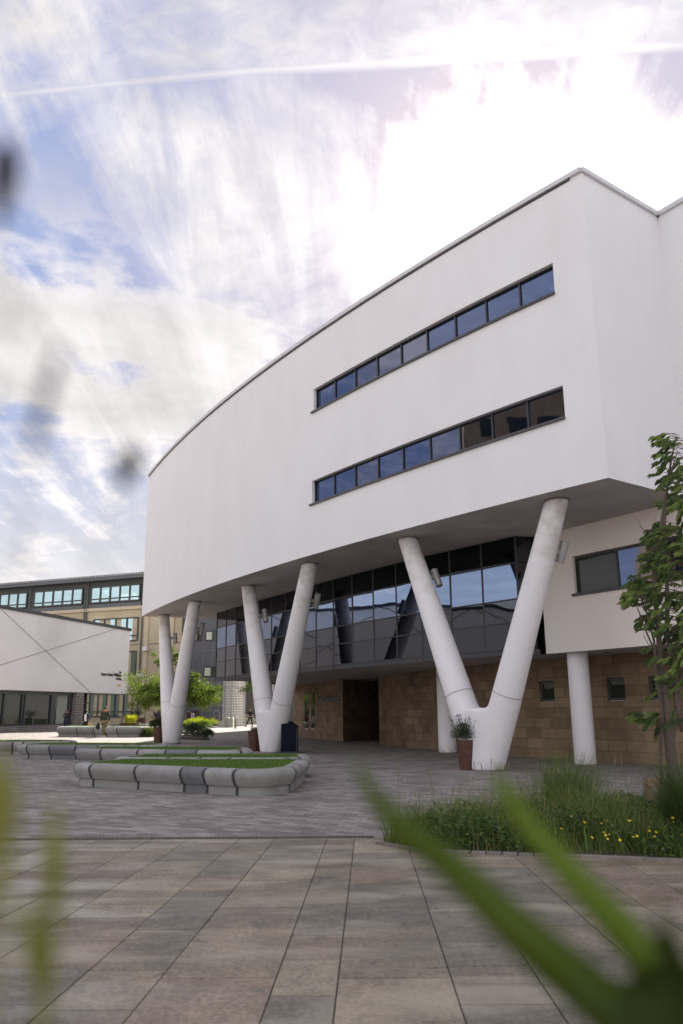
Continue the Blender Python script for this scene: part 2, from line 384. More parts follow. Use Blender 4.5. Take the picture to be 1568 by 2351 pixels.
# ------------------------------------------------------------------ ground
g = MB(); g.quad((-500, -300, 0), (500, -300, 0), (500, 900, 0), (-500, 900, 0))
tag(g.build('ground', 'block_paving'), kind='structure')
SLOPE = math.tan(rad(1.07))
def gh(x, y): return max(0.0, (10.05 - max(y, -2)) * SLOPE) if y < 10.05 else 0.0
attr_mat('flagstone', 0.62, 0.50, 2.4, bump=0.5, bscale=14, stain=(4.2, (0.085, 0.075, 0.06), 0.8), spec=0.5, pale=(1.1, (0.42, 0.36, 0.27), 0.55))  # pale patches painted in place of sunlight bounced onto the slabs
_t = MATS['flagstone'].node_tree; _p = _t.nodes['Principled BSDF']; _co = N(_t, 'ShaderNodeTexCoord')
_mp = N(_t, 'ShaderNodeMapping'); _mp.inputs['Scale'].default_value = (0.7, 1.9, 1); _mp.inputs['Rotation'].default_value = (0, 0, 0.12); _t.links.new(_co.outputs['Object'], _mp.inputs[0])
_n = N(_t, 'ShaderNodeTexNoise'); _n.inputs['Scale'].default_value = 1.0; _n.inputs['Detail'].default_value = 5; _n.inputs['Distortion'].default_value = 0.6; _t.links.new(_mp.outputs[0], _n.inputs['Vector'])
_t.links.new(ramp(_t, _n.outputs[0], [(0.46, 0.72), (0.60, 0.33)]), _p.inputs['Roughness'])      # worn smooth in places
mat('joint', (0.115, 0.095, 0.075), 0.95, var=0.3, vscale=8)
sb = MB(); uvs = []
bed = MB(); bed.quad((-11, -4, gh(0, -4) + 0.003), (12, -4, gh(0, -4) + 0.003), (12, -2, gh(0, -4) + 0.003), (-11, -2, gh(0, -4) + 0.003))
bed.quad((-11, -2, gh(0, -2) + 0.003), (12, -2, gh(0, -2) + 0.003), (12, 10.05, 0.003), (-11, 10.05, 0.003))
tag(bed.build('paving_bed', 'joint'), kind='structure')
u = -0.17; bounds = [u]
for w in (0.58, 0.44, 0.58, 0.52, 0.44, 0.58, 0.6, 0.44, 0.58, 0.5, 0.6, 0.44, 0.58, 0.6, 0.5, 0.6, 0.44, 0.58, 0.6): u += w; bounds.append(u)
u = -0.17
for w in (0.32, 0.60, 0.42, 0.58, 0.44, 0.60, 0.42, 0.58, 0.40, 0.60, 0.42, 0.58, 0.44, 0.6, 0.5, 0.6, 0.44, 0.58, 0.6): u -= w; bounds.insert(0, u)
TAZ = math.tan(rad(1.7)); rs = random.Random(3)
tones = [(0.265, 0.215, 0.155), (0.295, 0.24, 0.17), (0.30, 0.24, 0.165), (0.265, 0.225, 0.17), (0.24, 0.205, 0.155), (0.295, 0.225, 0.16), (0.345, 0.285, 0.20)]
for a, b in zip(bounds, bounds[1:]):
    y = -2.0 - rs.random()
    while y < 10.0:
        L = rs.choice((0.42, 0.55, 0.62, 0.78, 0.9, 1.05)); y2 = min(y + L, 10.0)
        if y2 - y > 0.08:
            gp = 0.0042; dzs = rs.uniform(-0.0015, 0.0015); c = rs.choice(tones); k = rs.uniform(0.86, 1.12); sb.c = tuple(v*k for v in c)
            P = [(a+gp, y+gp), (b-gp, y+gp), (b-gp, y2-gp), (a+gp, y2-gp)]
            P = [(x + TAZ*yy, yy) for x, yy in P]
            top = [(x, yy, gh(x, yy) + 0.014 + dzs) for x, yy in P]; bot = [(x, yy, gh(x, yy) + 0.004) for x, yy in P]
            i = sb.add(top + bot); sb.face((i, i+1, i+2, i+3))
            for k2 in range(4): sb.face((i+k2, i+4+k2, i+4+(k2+1) % 4, i+(k2+1) % 4))
        y = y2
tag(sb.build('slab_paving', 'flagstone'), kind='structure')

mat('cast_iron', (0.03, 0.028, 0.026), 0.6, metal=0.6)
d = MB(); r_ = root('drain_channel', (-4.4, 10.11, 0), 'long dark slotted drain grate between the flagstones and the block paving', 'drain')
d.box((-4.4, 10.11, 0.006), (4.75, 0.008, 0.006)); d.box((-4.4, 10.19, 0.006), (4.75, 0.008, 0.006))
d.box((-4.4, 10.15, 0.002), (4.75, 0.032, 0.002)); d.build('channel_edge', 'joint', r_)
d = MB(); d.box((-4.4, 10.15, 0.0045), (4.75, 0.006, 0.0012))
for k in range(190): d.box((-9.1 + k*0.05, 10.15, 0.007), (0.009, 0.032, 0.0035))
mat('grate_steel', (0.13, 0.12, 0.11), 0.5, metal=0.5); d.build('grating', 'grate_steel', r_)

# ------------------------------------------------------------------ main building
ZB, ZT, ZL = 6.37, 14.09, 2.97
CC, CR = Vector((83.91, 85.11)), 103.618
def arc(deg, r=0.0):
    a = rad(deg); return Vector((CC.x + (CR + r)*math.cos(a), CC.y + (CR + r)*math.sin(a)))   # r>0 = out towards the viewer
A0, A1 = -155.78, -138.88                          # far left end, near corner
J = Vector((8.41, 18.83))
main = root('university_building', (0, 30, 0), 'large white curved university building raised on V-shaped columns over a dark glass storey', 'building')
def seg(a, b, n): return [a + (b - a)*k/n for k in range(n + 1)]
bands = [(-144.95, -139.42, 11.26, 12.07, 9), (-145.0, -139.41, 8.05, 8.85, 9)]
degs = sorted(set([round(x, 4) for x in seg(A0, -145.0, 36) + [-144.95] + seg(-144.95, -139.42, 18) + [-139.41] + seg(-139.41, A1, 3)]))
zs = [ZB, 8.05, 8.85, 11.26, 12.07, ZT]
fm = MB(); EPS = 1e-3
for d0, d1 in zip(degs, degs[1:]):
    for z0, z1 in zip(zs, zs[1:]):
        mid = (d0 + d1)/2; hole = False
        for b0, b1, w0, w1, _ in bands:
            if b0 - EPS < mid < b1 + EPS and abs(z0 - w0) < 0.01: hole = True
        if hole: continue
        a, b = arc(d0), arc(d1)
        fm.quad((a.x, a.y, z0), (b.x, b.y, z0), (b.x, b.y, z1), (a.x, a.y, z1))
REV = 0.16
for b0, b1, w0, w1, _ in bands:                      # reveals of the two window strips
    dd = [x for x in degs if b0 - EPS <= x <= b1 + EPS]
    for d0, d1 in zip(dd, dd[1:]):
        for z in (w0, w1):
            a, b, c, e = arc(d0), arc(d1), arc(d1, -REV), arc(d0, -REV)
            fm.quad((a.x, a.y, z), (b.x, b.y, z), (c.x, c.y, z), (e.x, e.y, z))
    for dg in (dd[0], dd[-1]):
        a, e = arc(dg), arc(dg, -REV); fm.quad((a.x, a.y, w0), (e.x, e.y, w0), (e.x, e.y, w1), (a.x, a.y, w1))
o = fm.build('facade', 'white_render', main); weld(o); smooth_by_angle(o, 20)
# side return, the next volume to the right, the far end wall and the unseen, deepened back
crn = arc(A1); lend = arc(A0)
dirL = (Vector((8.0, 19.49)) - Vector((6.25, 22.18))).normalized()       # plane of the lower white wall
V2 = J + dirL * 9.0
endw = Vector((-6.79, 44.06)); BK = Vector((0.79, 0.61))
fm = MB(); fm.wall(crn, J, ZB, ZT); o = fm.build('return_wall', 'white_render', main)
fm = MB(); fm.wall(J, V2, ZL, ZT); fm.wall(V2, V2 + Vector((14, 6)), ZL, ZT)
fm.build('side_wing', 'white_render', main)
fm = MB(); rw = [V2 + Vector((14, 6)), Vector((24, 40)), Vector((9, 60)), Vector((3, 54)), Vector((-3.2, 52)), Vector((-3.9, 43.4))]
for a, b in zip(rw, rw[1:]): fm.wall(a, b, ZL - 0.1, ZB)
fm.build('rear_wall', 'white_render', main)
back = [V2 + Vector((14, 6)), Vector((24, 40)), Vector((12, 82)), Vector((-4.4, 80)), Vector((-5.6, 60)), endw, lend]  # unseen back, drawn deep enough for its shadow to cover the path
fm = MB()
for a, b in zip(back, back[1:]): fm.wall(a, b, ZB, ZT)
fm.build('rear_wall', 'white_render', main)
# roof
rp = [arc(x) for x in degs] + [J, V2] + back[:-1]
fm = MB(); fm.poly([(p.x, p.y, ZT - 0.35) for p in rp]); fm.build('roof', 'roof_felt', main)
# coping: front face, small lip
def coping(path, name):
    c = MB(); n = len(path)
    for k in range(n - 1):
        a, b = path[k], path[k+1]; dvec = (b - a).normalized(); nn = Vector((-dvec.y, dvec.x))
        c.box(((a.x+b.x)/2, (a.y+b.y)/2, ZT + 0.035), ((b-a).length/2 + 0.01, 0.075, 0.062), (Vector((dvec.x, dvec.y, 0)), Vector((nn.x, nn.y, 0)), Z3))
    return c.build(name, 'coping_metal', main)
coping([arc(x, 0.0) for x in degs[::2] + [degs[-1]]], 'roof_coping')
coping([arc(A1, 0.0), J], 'roof_coping')
coping([J, V2], 'roof_coping')
c = MB()                                            # dark strip along the wall under the coping
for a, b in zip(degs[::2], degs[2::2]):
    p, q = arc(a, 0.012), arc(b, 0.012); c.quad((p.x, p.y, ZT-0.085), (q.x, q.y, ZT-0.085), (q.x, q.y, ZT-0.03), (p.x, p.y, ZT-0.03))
c.build('dark_line', 'charcoal', main)
# soffit of the raised volume
sp = [arc(x) for x in degs] + [J, Vector((7.0, 28)), Vector((12, 82)), Vector((-4.4, 80)), Vector((-5.6, 60)), endw]
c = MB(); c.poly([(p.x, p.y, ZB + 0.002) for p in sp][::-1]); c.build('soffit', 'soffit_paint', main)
# window strips
for b0, b1, w0, w1, n in bands:
    fr = MB(); zc = (w0 + w1)/2
    st = seg(b0, b1, n)
    for k, dg in enumerate(st):
        p = arc(dg, -REV + 0.03); t_ = Vector((-math.sin(rad(dg)), math.cos(rad(dg)), 0)); nn = Vector((math.cos(rad(dg)), math.sin(rad(dg)), 0))
        fr.box((p.x, p.y, zc), (0.022, 0.025, (w1-w0)/2 - 0.002), (t_, nn, Z3))
    for a, b in zip(st, st[1:]):
        p, q = arc(a, -REV + 0.028), arc(b, -REV + 0.028); d_ = Vector((q.x-p.x, q.y-p.y, 0)); L = d_.length/2; d_.normalize(); nn = Vector((d_.y, -d_.x, 0))
        for z, h in ((w0 + 0.022, 0.02), (w1 - 0.016, 0.014)):
            fr.box(((p.x+q.x)/2, (p.y+q.y)/2, z), (L, 0.02, h), (d_, nn, Z3))
    f = fr.build('window', 'dark_frame', main)
    for a, b in zip(st, st[1:]):
        g_ = MB(); e = 0.0006; p, q = arc(a + 0.01, -REV + 0.015 + random.uniform(-e, e)), arc(b - 0.01, -REV + 0.015 + random.uniform(-e, e))
        g_.quad((p.x, p.y, w0+0.01), (q.x, q.y, w0+0.01), (q.x, q.y, w1-0.01), (p.x, p.y, w1-0.01)); g_.build('pane', 'band_glass_pale' if random.random() < 0.25 else 'band_glass', f)
    s_ = MB()
    for a, b in zip(st, st[1:]):
        p, q = arc(a, -0.05), arc(b, -0.05); d_ = Vector((q.x-p.x, q.y-p.y, 0)); L = d_.length/2; d_.normalize(); nn = Vector((d_.y, -d_.x, 0))
        s_.box(((p.x+q.x)/2, (p.y+q.y)/2, w0 - 0.012), (L + 0.004, 0.115, 0.03), (d_, nn, Z3))
    p = arc(b0, 0); t_ = (arc(b0) - arc(b1)).normalized()
    s_.box((p.x + t_.x*0.05, p.y + t_.y*0.05, w0 - 0.012), (0.05, 0.06, 0.03), (Vector((t_.x, t_.y, 0)), Vector((-t_.y, t_.x, 0)), Z3))
    s_.build('sill', 'charcoal', f)

# dark glass storey
gtop = [Vector(p) for p in ((-6.40, 41.35), (-5.05, 38.86), (-3.45, 36.05), (-1.94, 33.47), (-0.72, 31.4), (0.49, 29.43), (1.60, 27.72), (2.68, 26.07), (3.9, 24.5), (5.04, 22.99))]
def along(path, n):
    Ls = [0]
    for a, b in zip(path, path[1:]): Ls.append(Ls[-1] + (b-a).length)
    out = []
    for k in range(n + 1):
        s_ = Ls[-1]*k/n
        for i in range(len(path)-1):
            if s_ <= Ls[i+1] + 1e-6: out.append(path[i].lerp(path[i+1], (s_-Ls[i])/(Ls[i+1]-Ls[i]))); break
    return out
gl = along(gtop, 16)
cw = MB(); rows = [ZL + 0.15, 3.88, 4.54, 5.59, ZB]
kk = 0
cwf = None
frm = MB()
for p in gl:
    frm.box((p.x, p.y, (ZL+ZB)/2), (0.022, 0.022, (ZB-ZL)/2 - 0.004))
for a, b in zip(gl, gl[1:]):
    d_ = Vector((b.x-a.x, b.y-a.y, 0)); L = d_.length/2; d_.normalize(); nn = Vector((d_.y, -d_.x, 0))
    for z in rows[:-1]: frm.box(((a.x+b.x)/2, (a.y+b.y)/2, z), (L, 0.02, 0.02), (d_, nn, Z3))
cwf = frm.build('curtain_wall', 'dark_frame', main)
sp_ = MB()
for a, b in zip(gl, gl[1:]): sp_.wall(a + (b-a)*0.002, b - (b-a)*0.002, ZL - 0.0, rows[0])
sp_.build('spandrel', 'charcoal', cwf)
rr = random.Random(5)
for a, b in zip(gl, gl[1:]):
    for z0, z1 in zip(rows, rows[1:]):
        g_ = MB(); d_ = (b-a).normalized(); nn = Vector((d_.y, -d_.x)); e1, e2, e3 = [rr.uniform(-0.004, 0.004) for _ in range(3)]
        A = a - nn*(0.004+e1); B = b - nn*(0.004+e2); C_ = b - nn*(0.004+e2+e3); D_ = a - nn*(0.004+e1+e3)
        g_.quad((A.x, A.y, z0+0.01), (B.x, B.y, z0+0.01), (C_.x, C_.y, z1-0.01), (D_.x, D_.y, z1-0.01)); g_.build('pane', {rows[0]: 'mirror_glass', rows[1]: 'mid_glass', rows[2]: 'vision_glass', rows[3]: 'black_glass'}[z0], cwf)  # row tints add mirrored sky blue and soffit dark to the glass colour
ret_end = Vector((6.15, 23.35))
g_ = MB(); 
for z0, z1 in zip(rows, rows[1:]): g_.wall(gl[-1] + Vector((0.03, 0)), ret_end, z0 + 0.01, z1 - 0.01)
g_.wall(ret_end, Vector((5.62, 23.15)), ZL, ZB)
g_.build('pane', 'mirror_glass', cwf)
g_ = MB(); g_.wall(gl[-1] + Vector((0.03, 0.01)), ret_end, ZL, ZL+0.15); g_.build('spandrel', 'charcoal', cwf); g_ = MB(); g_.wall(gl[0], Vector((-3.9, 43.4)), ZL, ZB); g_.build('spandrel', 'charcoal', cwf)
# lower white wall at the right with its window opening
LW0 = Vector((6.25, 22.18)) - dirL*0.95; azL = 147.11
def lw(s_, z, off=0.0):
    nn = Vector((dirL.y, -dirL.x)); p = LW0 + dirL*s_ + nn*off; return Vector((p.x, p.y, z))
def s_of(x, y): return (onp(x, y, LW0, azL).to_2d() - LW0).dot(dirL)
ws0, ws1 = s_of(1313, 1283), s_of(1313, 1283) + 5.6
wz0, wz1 = 4.50, 5.56
JL = (J - LW0).dot(dirL)
fm = MB()
ss = [0, ws0, ws1, JL + 9]
for a, b in zip(ss, ss[1:]):
    for z0, z1 in ((ZL, wz0), (wz0, wz1), (wz1, ZB + 0.0)):
        if a == ws0 and z0 == wz0: continue
        if a >= ws1 - 1e-6: b_ = b
        zt_ = z1
        fm.quad(lw(a, z0), lw(b, z0), lw(b, zt_), lw(a, zt_))
for z in (wz0, wz1): fm.quad(lw(ws0, z), lw(ws1, z), lw(ws1, z, -0.17), lw(ws0, z, -0.17))
for s_ in (ws0, ws1): fm.quad(lw(s_, wz0), lw(s_, wz0, -0.17), lw(s_, wz1, -0.17), lw(s_, wz1))
fm.quad(lw(0, ZL), lw(0, ZL, -0.8), lw(0, ZB, -0.8), lw(0, ZB))
fm.build('lower_wall', 'cream_render', main)
fr = MB(); ax = (Vector((dirL.x, dirL.y, 0)), Vector((dirL.y, -dirL.x, 0)), Z3)
nP = 4; pw = (ws1 - ws0)/nP
for k in range(nP + 1): fr.box(lw(ws0 + k*pw, (wz0+wz1)/2, -0.13), (0.03, 0.025, (wz1-wz0)/2 - 0.003), ax)
for z, h in ((wz0 + 0.035, 0.03), (wz1 - 0.035, 0.03)): fr.box(lw((ws0+ws1)/2, z, -0.128), ((ws1-ws0)/2 - 0.004, 0.02, h), ax)
f = fr.build('window', 'dark_frame', main)
for k in range(nP):
    g_ = MB(); e = 0.01*(k % 2)
    g_.quad(lw(ws0+k*pw, wz0, -0.14+e), lw(ws0+(k+1)*pw, wz0, -0.14+e), lw(ws0+(k+1)*pw, wz1, -0.14+e*1.6), lw(ws0+k*pw, wz1, -0.14+e*1.6)); g_.build('pane', 'tint_glass' if k == 0 else 'band_glass', f)  # dark glass in the first pane stands in for the mirrored column and soffit
s_ = MB(); s_.box(lw((ws0+ws1)/2, wz0 - 0.012, -0.05), ((ws1-ws0)/2 + 0.06, 0.11, 0.035), ax); s_.build('sill', 'charcoal', f)
# ceiling over the undercroft
LR = lw(JL + 9, 0).to_2d()
sp = gl + [ret_end, Vector((lw(0, 0).x, lw(0, 0).y)), LR, V2 + Vector((14, 6)), Vector((24, 40)), Vector((9, 60)), Vector((3, 54)), Vector((-3.2, 52)), Vector((-3.9, 43.4))]
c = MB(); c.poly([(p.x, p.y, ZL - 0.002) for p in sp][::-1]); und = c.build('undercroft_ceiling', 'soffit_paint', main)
for q in ((1000, 1512, 0), (1150, 1507, 0), (900, 1530, 0), (1390, 1490, 0), (830, 1545, 0)):
    p = gz(q[0], q[1] - 2 + 6, ZL - 0.004); p = p + Vector((0.25, 0.6, 0)); c = MB(); c.lathe([(0.0, 0), (0.09, 0), (0.09, -0.012), (0.0, -0.012)], (p.x, p.y, ZL - 0.006), 12, cap=False); c.build('downlight', 'charcoal', und)
# sandstone ground floor
SW = [Vector(p) for p in ((1.62, 37.2), (2.5, 33.9), (3.62, 31.2), (5.31, 26.9), (8.47, 22.1), (12.5, 16.6))]
wins = [(3, 992, 1021, 1582, 1620), (4, 1237, 1271, 1565, 1613), (4, 1390, 1433, 1556, 1608), (4, 1487, 1522, 1549, 1603)]
st = MB(); u0 = 0.0; win_obj = []
for k, (a, b) in enumerate(zip(SW, SW[1:]), start=1):
    dv = b - a; L = dv.length; az = math.degrees(math.atan2(dv.x, dv.y)); dv.normalize()
    cuts = []
    for (kk, x0, x1, y0, y1) in wins:
        if kk != k: continue
        s0 = (onp(x0, y0, a, az).to_2d() - a).dot(dv); s1 = (onp(x1, y0, a, az).to_2d() - a).dot(dv)
        cuts.append((s0, s0 + 0.62 if s1 - s0 > 0.8 or s1-s0 < 0.45 else s1)); win_obj.append((a, dv, cuts[-1]))
    pos = 0.0
    for s0, s1 in sorted(cuts):
        p, q, r2 = a + dv*pos, a + dv*s0, a + dv*s1
        st.wall(p, q, 0, ZL, u0 + pos); st.wall(q, r2, 0, 1.68, u0 + s0); st.wall(q, r2, 2.31, ZL, u0 + s0); pos = s1
        nb = Vector((-dv.y, dv.x))*0.14          # into the wall
        nb = -Vector((dv.y, -dv.x))*0.14
        for z in (1.68, 2.31): st.quad((q.x, q.y, z), (r2.x, r2.y, z), (r2.x+nb.x, r2.y+nb.y, z), (q.x+nb.x, q.y+nb.y, z), [(0, 0), (0.5, 0), (0.5, 0.1), (0, 0.1)])
        for e in (q, r2): st.quad((e.x, e.y, 1.68), (e.x+nb.x, e.y+nb.y, 1.68), (e.x+nb.x, e.y+nb.y, 2.31), (e.x, e.y, 2.31), [(0, 0), (0.1, 0), (0.1, 0.5), (0, 0.5)])
    st.wall(a + dv*pos, b, 0, ZL, u0 + pos); u0 += L
stone = st.build('stone_wall', 'sandstone', main)
for a, dv, (s0, s1) in win_obj:
    ax2 = (Vector((dv.x, dv.y, 0)), Vector((dv.y, -dv.x, 0)), Z3); m_ = a + dv*(s0+s1)/2 - Vector((dv.y, -dv.x))*0.10
    w = MB(); hw = (s1-s0)/2
    for sx in (-1, 1): w.box((m_.x + dv.x*(hw-0.035)*sx, m_.y + dv.y*(hw-0.035)*sx, 1.995), (0.035, 0.03, 0.312), ax2)
    for z in (1.718, 2.273): w.box((m_.x, m_.y, z), (hw - 0.07, 0.028, 0.035), ax2)
    w_ = w.build('window', 'charcoal', main)
    w = MB(); h2 = hw - 0.06; nn = Vector((dv.y, -dv.x))*-0.015
    w.quad(*[(m_.x + dv.x*h2*i_ + nn.x, m_.y + dv.y*h2*i_ + nn.y, z) for i_, z in ((-1, 1.74), (1, 1.74), (1, 2.25), (-1, 2.25))]); w.build('pane', 'tint_glass' if m_.x > 5.5 else 'band_glass', w_)
# sign wall beside the dark entrance recess
SA, SB_ = Vector((0.0, 40.6)), Vector((-3.0, 50.4)); sdv = (SA - SB_).normalized(); azS = math.degrees(math.atan2(sdv.x, sdv.y))
st = MB(); st.wall(SB_, SA, 0, ZL); st.wall(SA, SA + Vector((1.9, 3.4)), 0, ZL); st.wall(SA + Vector((1.9, 3.4)), SW[0] + Vector((0.9, 2.9)), 0, ZL); st.wall(SW[0] + Vector((0.9, 2.9)), SW[0], 0, ZL)
sgn = st.build('entrance_wall', 'sandstone', main)
for x0, x1 in ((699.5, 708), (715, 722)):
    a = onp(x0, 1650, SA, azS); b = onp(x1, 1650, SA, azS); nn = Vector((sdv.y, -sdv.x, 0))*0.012
    c = MB(); zt_, zb_ = 2.42, 0.42
    c.quad(*(Vector((p.x, p.y, z)) + nn for p, z in ((a, zb_), (b, zb_), (b, zt_), (a, zt_)))); c.build('slot_window', 'black_glass', sgn)
p = onp(729, 1612, SA, azS); q = onp(781, 1612, SA, azS)
mat('sign_metal', (0.22, 0.22, 0.23), 0.35, metal=0.6)
ux = Vector((sdv.x, sdv.y, 0))
tt = text_mesh('lettering', 'Richard Steinitz Building', 0.40, Vector((p.x, p.y, 1.93)) + Vector((sdv.y, -sdv.x, 0))*0.05, ux, Z3, 'sign_metal', main, 0.03)
bbw = max(v.co.y for v in tt.data.vertices) - min(v.co.y for v in tt.data.vertices)
# scale lettering along its line to the measured length
k_ = abs(q.y - p.y)/bbw; base_l = (main.matrix_world.inverted() @ Vector((p.x, p.y, 1.93)))
for v in tt.data.vertices:
    r = v.co - base_l; t_ = r.dot(ux); v.co = base_l + (r - ux*t_) + ux*(t_*k_)

# ------------------------------------------------------------------ columns (parts of the building)
def evaluated(o):
    bpy.context.view_layer.update()
    me = bpy.data.meshes.new_from_object(o.evaluated_get(bpy.context.evaluated_depsgraph_get())); return me
def v_column(base, tl, tr, rt=0.28, rj=0.385, zj=1.62, zs=1.50):
    base = Vector((base[0], base[1], 0)); tl = Vector((tl[0], tl[1], ZB)); tr = Vector((tr[0], tr[1], ZB))
    across = (tr - tl); across.z = 0; across.normalize()
    bl, br = base - across*0.06, base + across*0.06
    mb = MB()
    for b_, t_ in ((bl, tl), (br, tr)):
        d_ = (t_ - b_); f1 = zj/ZB
        zz = [0, 0.5, 1.1, zj, 2.6, 4.5, ZB]
        # horizontal elliptical rings: circle section perpendicular-ish to the leg
        rings = []; n = 48
        for z in zz:
            f = z/ZB; c_ = b_ + d_*f; r = rj if z <= zj else rj + (rt-rj)*(z-zj)/(ZB-zj)
            rings.append(mb.add([c_ + across*math.cos(2*math.pi*j/n)*r*1.06 + Vector((-across.y, across.x, 0))*math.sin(2*math.pi*j/n)*r for j in range(n)]))
        for k in range(len(rings)-1):
            for j in range(n): j2 = (j+1) % n; mb.face((rings[k]+j, rings[k]+j2, rings[k+1]+j2, rings[k+1]+j))
        mb.face([rings[0]+j for j in range(n)][::-1]); mb.face([rings[-1]+j for j in range(n)])
    # web between the two legs
    nn = Vector((-across.y, across.x, 0)); rings = []; n = 48
    for z in (0.0, 0.5, 1.0, 1.3, zs):
        cl = bl + (tl-bl)*(z/ZB); cr_ = br + (tr-br)*(z/ZB); pts = []
        for j in range(n):
            a = 2*math.pi*j/n; cc_ = cr_ if math.cos(a) >= 0 else cl
            pts.append(cc_ + across*math.cos(a)*rj*1.0 + nn*math.sin(a)*rj*0.97)
        rings.append(mb.add(pts))
    for k in range(len(rings)-1):
        for j in range(n): j2 = (j+1) % n; mb.face((rings[k]+j, rings[k]+j2, rings[k+1]+j2, rings[k+1]+j))
    mb.face([rings[0]+j for j in range(n)][::-1]); mb.face([rings[-1]+j for j in range(n)])
    o = mb.build('column', 'column_paint', main)
    m1 = o.modifiers.new('r', 'REMESH'); m1.mode = 'VOXEL'; m1.voxel_size = 0.042
    m2 = o.modifiers.new('s', 'SMOOTH'); m2.factor = 0.5; m2.iterations = 12
    me = evaluated(o); o.modifiers.clear(); old = o.data; o.data = me; bpy.data.meshes.remove(old)
    me.materials.clear(); me.materials.append(MATS['column_paint'])
    me.polygons.foreach_set('use_smooth', [True]*len(me.polygons))
    for b_, t_ in ((bl, tl), (br, tr)):              # fine crack at the casting joint
        j = MB(); f = (zj + 0.22)/ZB; dirn = (t_-b_).normalized(); c_ = b_ + (t_-b_)*f; a1 = dirn.cross(nn).normalized(); pts = []
        r = (rj + (rt-rj)*(0.22)/(ZB-zj)) + 0.0
        for k in range(49):
            a = 2*math.pi*k/48; pts.append(c_ + a1*math.cos(a)*r*1.012 + nn*math.sin(a)*r*1.004)
        j.tube(pts, 0.006, 6, caps=False); j.build('joint_line', 'crack', o)
        s_ = MB(); cp = t_ - Vector((0, 0, 0.0)); pts = [Vector((t_.x + across.x*math.cos(2*math.pi*k/36)*rt*1.07 + nn.x*math.sin(2*math.pi*k/36)*rt*1.01, t_.y + across.y*math.cos(2*math.pi*k/36)*rt*1.07 + nn.y*math.sin(2*math.pi*k/36)*rt*1.01, ZB - 0.012)) for k in range(37)]
        s_.tube(pts, 0.011, 6, caps=False); s_.build('joint_line', 'crack', o)
    return o, (bl, tl), (br, tr), across, nn
mat('lamp_body', (0.45, 0.44, 0.43), 0.45, metal=0.5, var=0.1)
def lamp_on(col_o, leg, z, side, across, tilt=1.0):
    b_, t_ = leg; c_ = b_ + (t_-b_)*(z/ZB); r = 0.30 + (ZB-z)*0.02
    off = Vector((side[0], side[1], 0)).normalized(); d_ = (t_-b_).normalized()
    p = c_ + off*(r + 0.20)
    m_ = MB(); m_.tube([p - d_*0.27, p - d_*0.265, p + d_*0.265, p + d_*0.27], [0.09, 0.105, 0.105, 0.09], 20)
    m_.box(c_ + off*(r + 0.05), (0.10, 0.04, 0.05), (off, d_.cross(off).normalized(), d_))
    m_.build('wall_lamp', 'lamp_body', col_o, smooth='auto')
c3, l3, r3, ac3, n3 = v_column((3.56, 21.02), (1.93, 23.22), (5.21, 18.87))
c2, l2, r2, ac2, n2 = v_column((-2.62, 30.7), (-3.78, 32.23), (-1.1, 27.3))
c1, l1, r1, ac1, n1 = v_column((-8.16, 39.75), (-9.31, 42.07), (-6.76, 36.87))
for co_, l_, r_2, nn in ((c3, l3, r3, n3), (c2, l2, r2, n2), (c1, l1, r1, n1)):
    s_ = Vector((0.95, 0.35, 0))
    lamp_on(co_, l_, 5.15, s_, None); lamp_on(co_, r_2, 5.2, s_, None)
for (bx, by), rr_, ztop in (((6.54, 22.75), 0.29, ZL), ((3.70, 29.6), 0.33, ZL), ((-3.6, 45.8), 0.33, ZL)):
    m_ = MB(); m_.lathe([(rr_*1.0, 0), (rr_, 0.02), (rr_*0.985, ztop)], (bx, by, 0), 40, cap=False); o = m_.build('column', 'column_paint', main, smooth='auto')
    m_ = MB(); m_.tube([(bx + math.cos(a*math.pi/18)*rr_*1.0, by + math.sin(a*math.pi/18)*rr_*1.0, 0.012) for a in range(37)], 0.012, 6, caps=False); m_.build('joint_line', 'crack', o)
#PART2
# ------------------------------------------------------------------ neighbouring white building (left)
LP = gz(122, 1678); AZL = 15.7
ldv = Vector((math.sin(rad(AZL)), math.cos(rad(AZL)))); lnn = Vector((ldv.y, -ldv.x))       # along the wall (away), outward normal
LE = onp(291, 1594, LP, AZL).to_2d()                    # far right-hand end of the wall
def lwp(s_, z, off=0.0): p = LE + ldv*s_ + lnn*off; return Vector((p.x, p.y, z))
def ls(x, y): return (onp(x, y, LP, AZL).to_2d() - LE).dot(ldv)
lb = root('white_panel_building', (LE.x, LE.y, 0), 'white panelled building with diagonal joint lines above dark ground floor glazing', 'building')
LZ0, LZ1, LS = 3.20, 9.39, -78.0
mat('white_panel', (0.80, 0.77, 0.74), 0.7, var=0.03, vscale=0.6)
m_ = MB(); m_.quad(lwp(LS, LZ0), lwp(0, LZ0), lwp(0, LZ1), lwp(LS, LZ1)); m_.quad(lwp(0, LZ0), lwp(0, LZ0, -14), lwp(0, LZ1, -14), lwp(0, LZ1))
m_.quad(lwp(LS, LZ0), lwp(LS, LZ0, -14), lwp(LS, LZ1, -14), lwp(LS, LZ1))
m_.quad(lwp(LS, LZ1-0.3), lwp(0, LZ1-0.3), lwp(0, LZ1-0.3, -14), lwp(LS, LZ1-0.3, -14)); m_.quad(lwp(LS, LZ0), lwp(0, LZ0), lwp(0, LZ0, -14), lwp(LS, LZ0, -14))
pw_ = m_.build('wall', 'white_panel', lb)
LAX = (Vector((ldv.x, ldv.y, 0)), Vector((lnn.x, lnn.y, 0)), Z3)
m_ = MB(); m_.box(lwp(LS/2, LZ1 + 0.05, -0.02), (-LS/2 + 0.1, 0.12, 0.13), LAX); m_.box(lwp(0.05, LZ1 + 0.05, -7), (0.1, 7, 0.13), LAX); m_.build('roof_coping', 'dark_frame', lb)
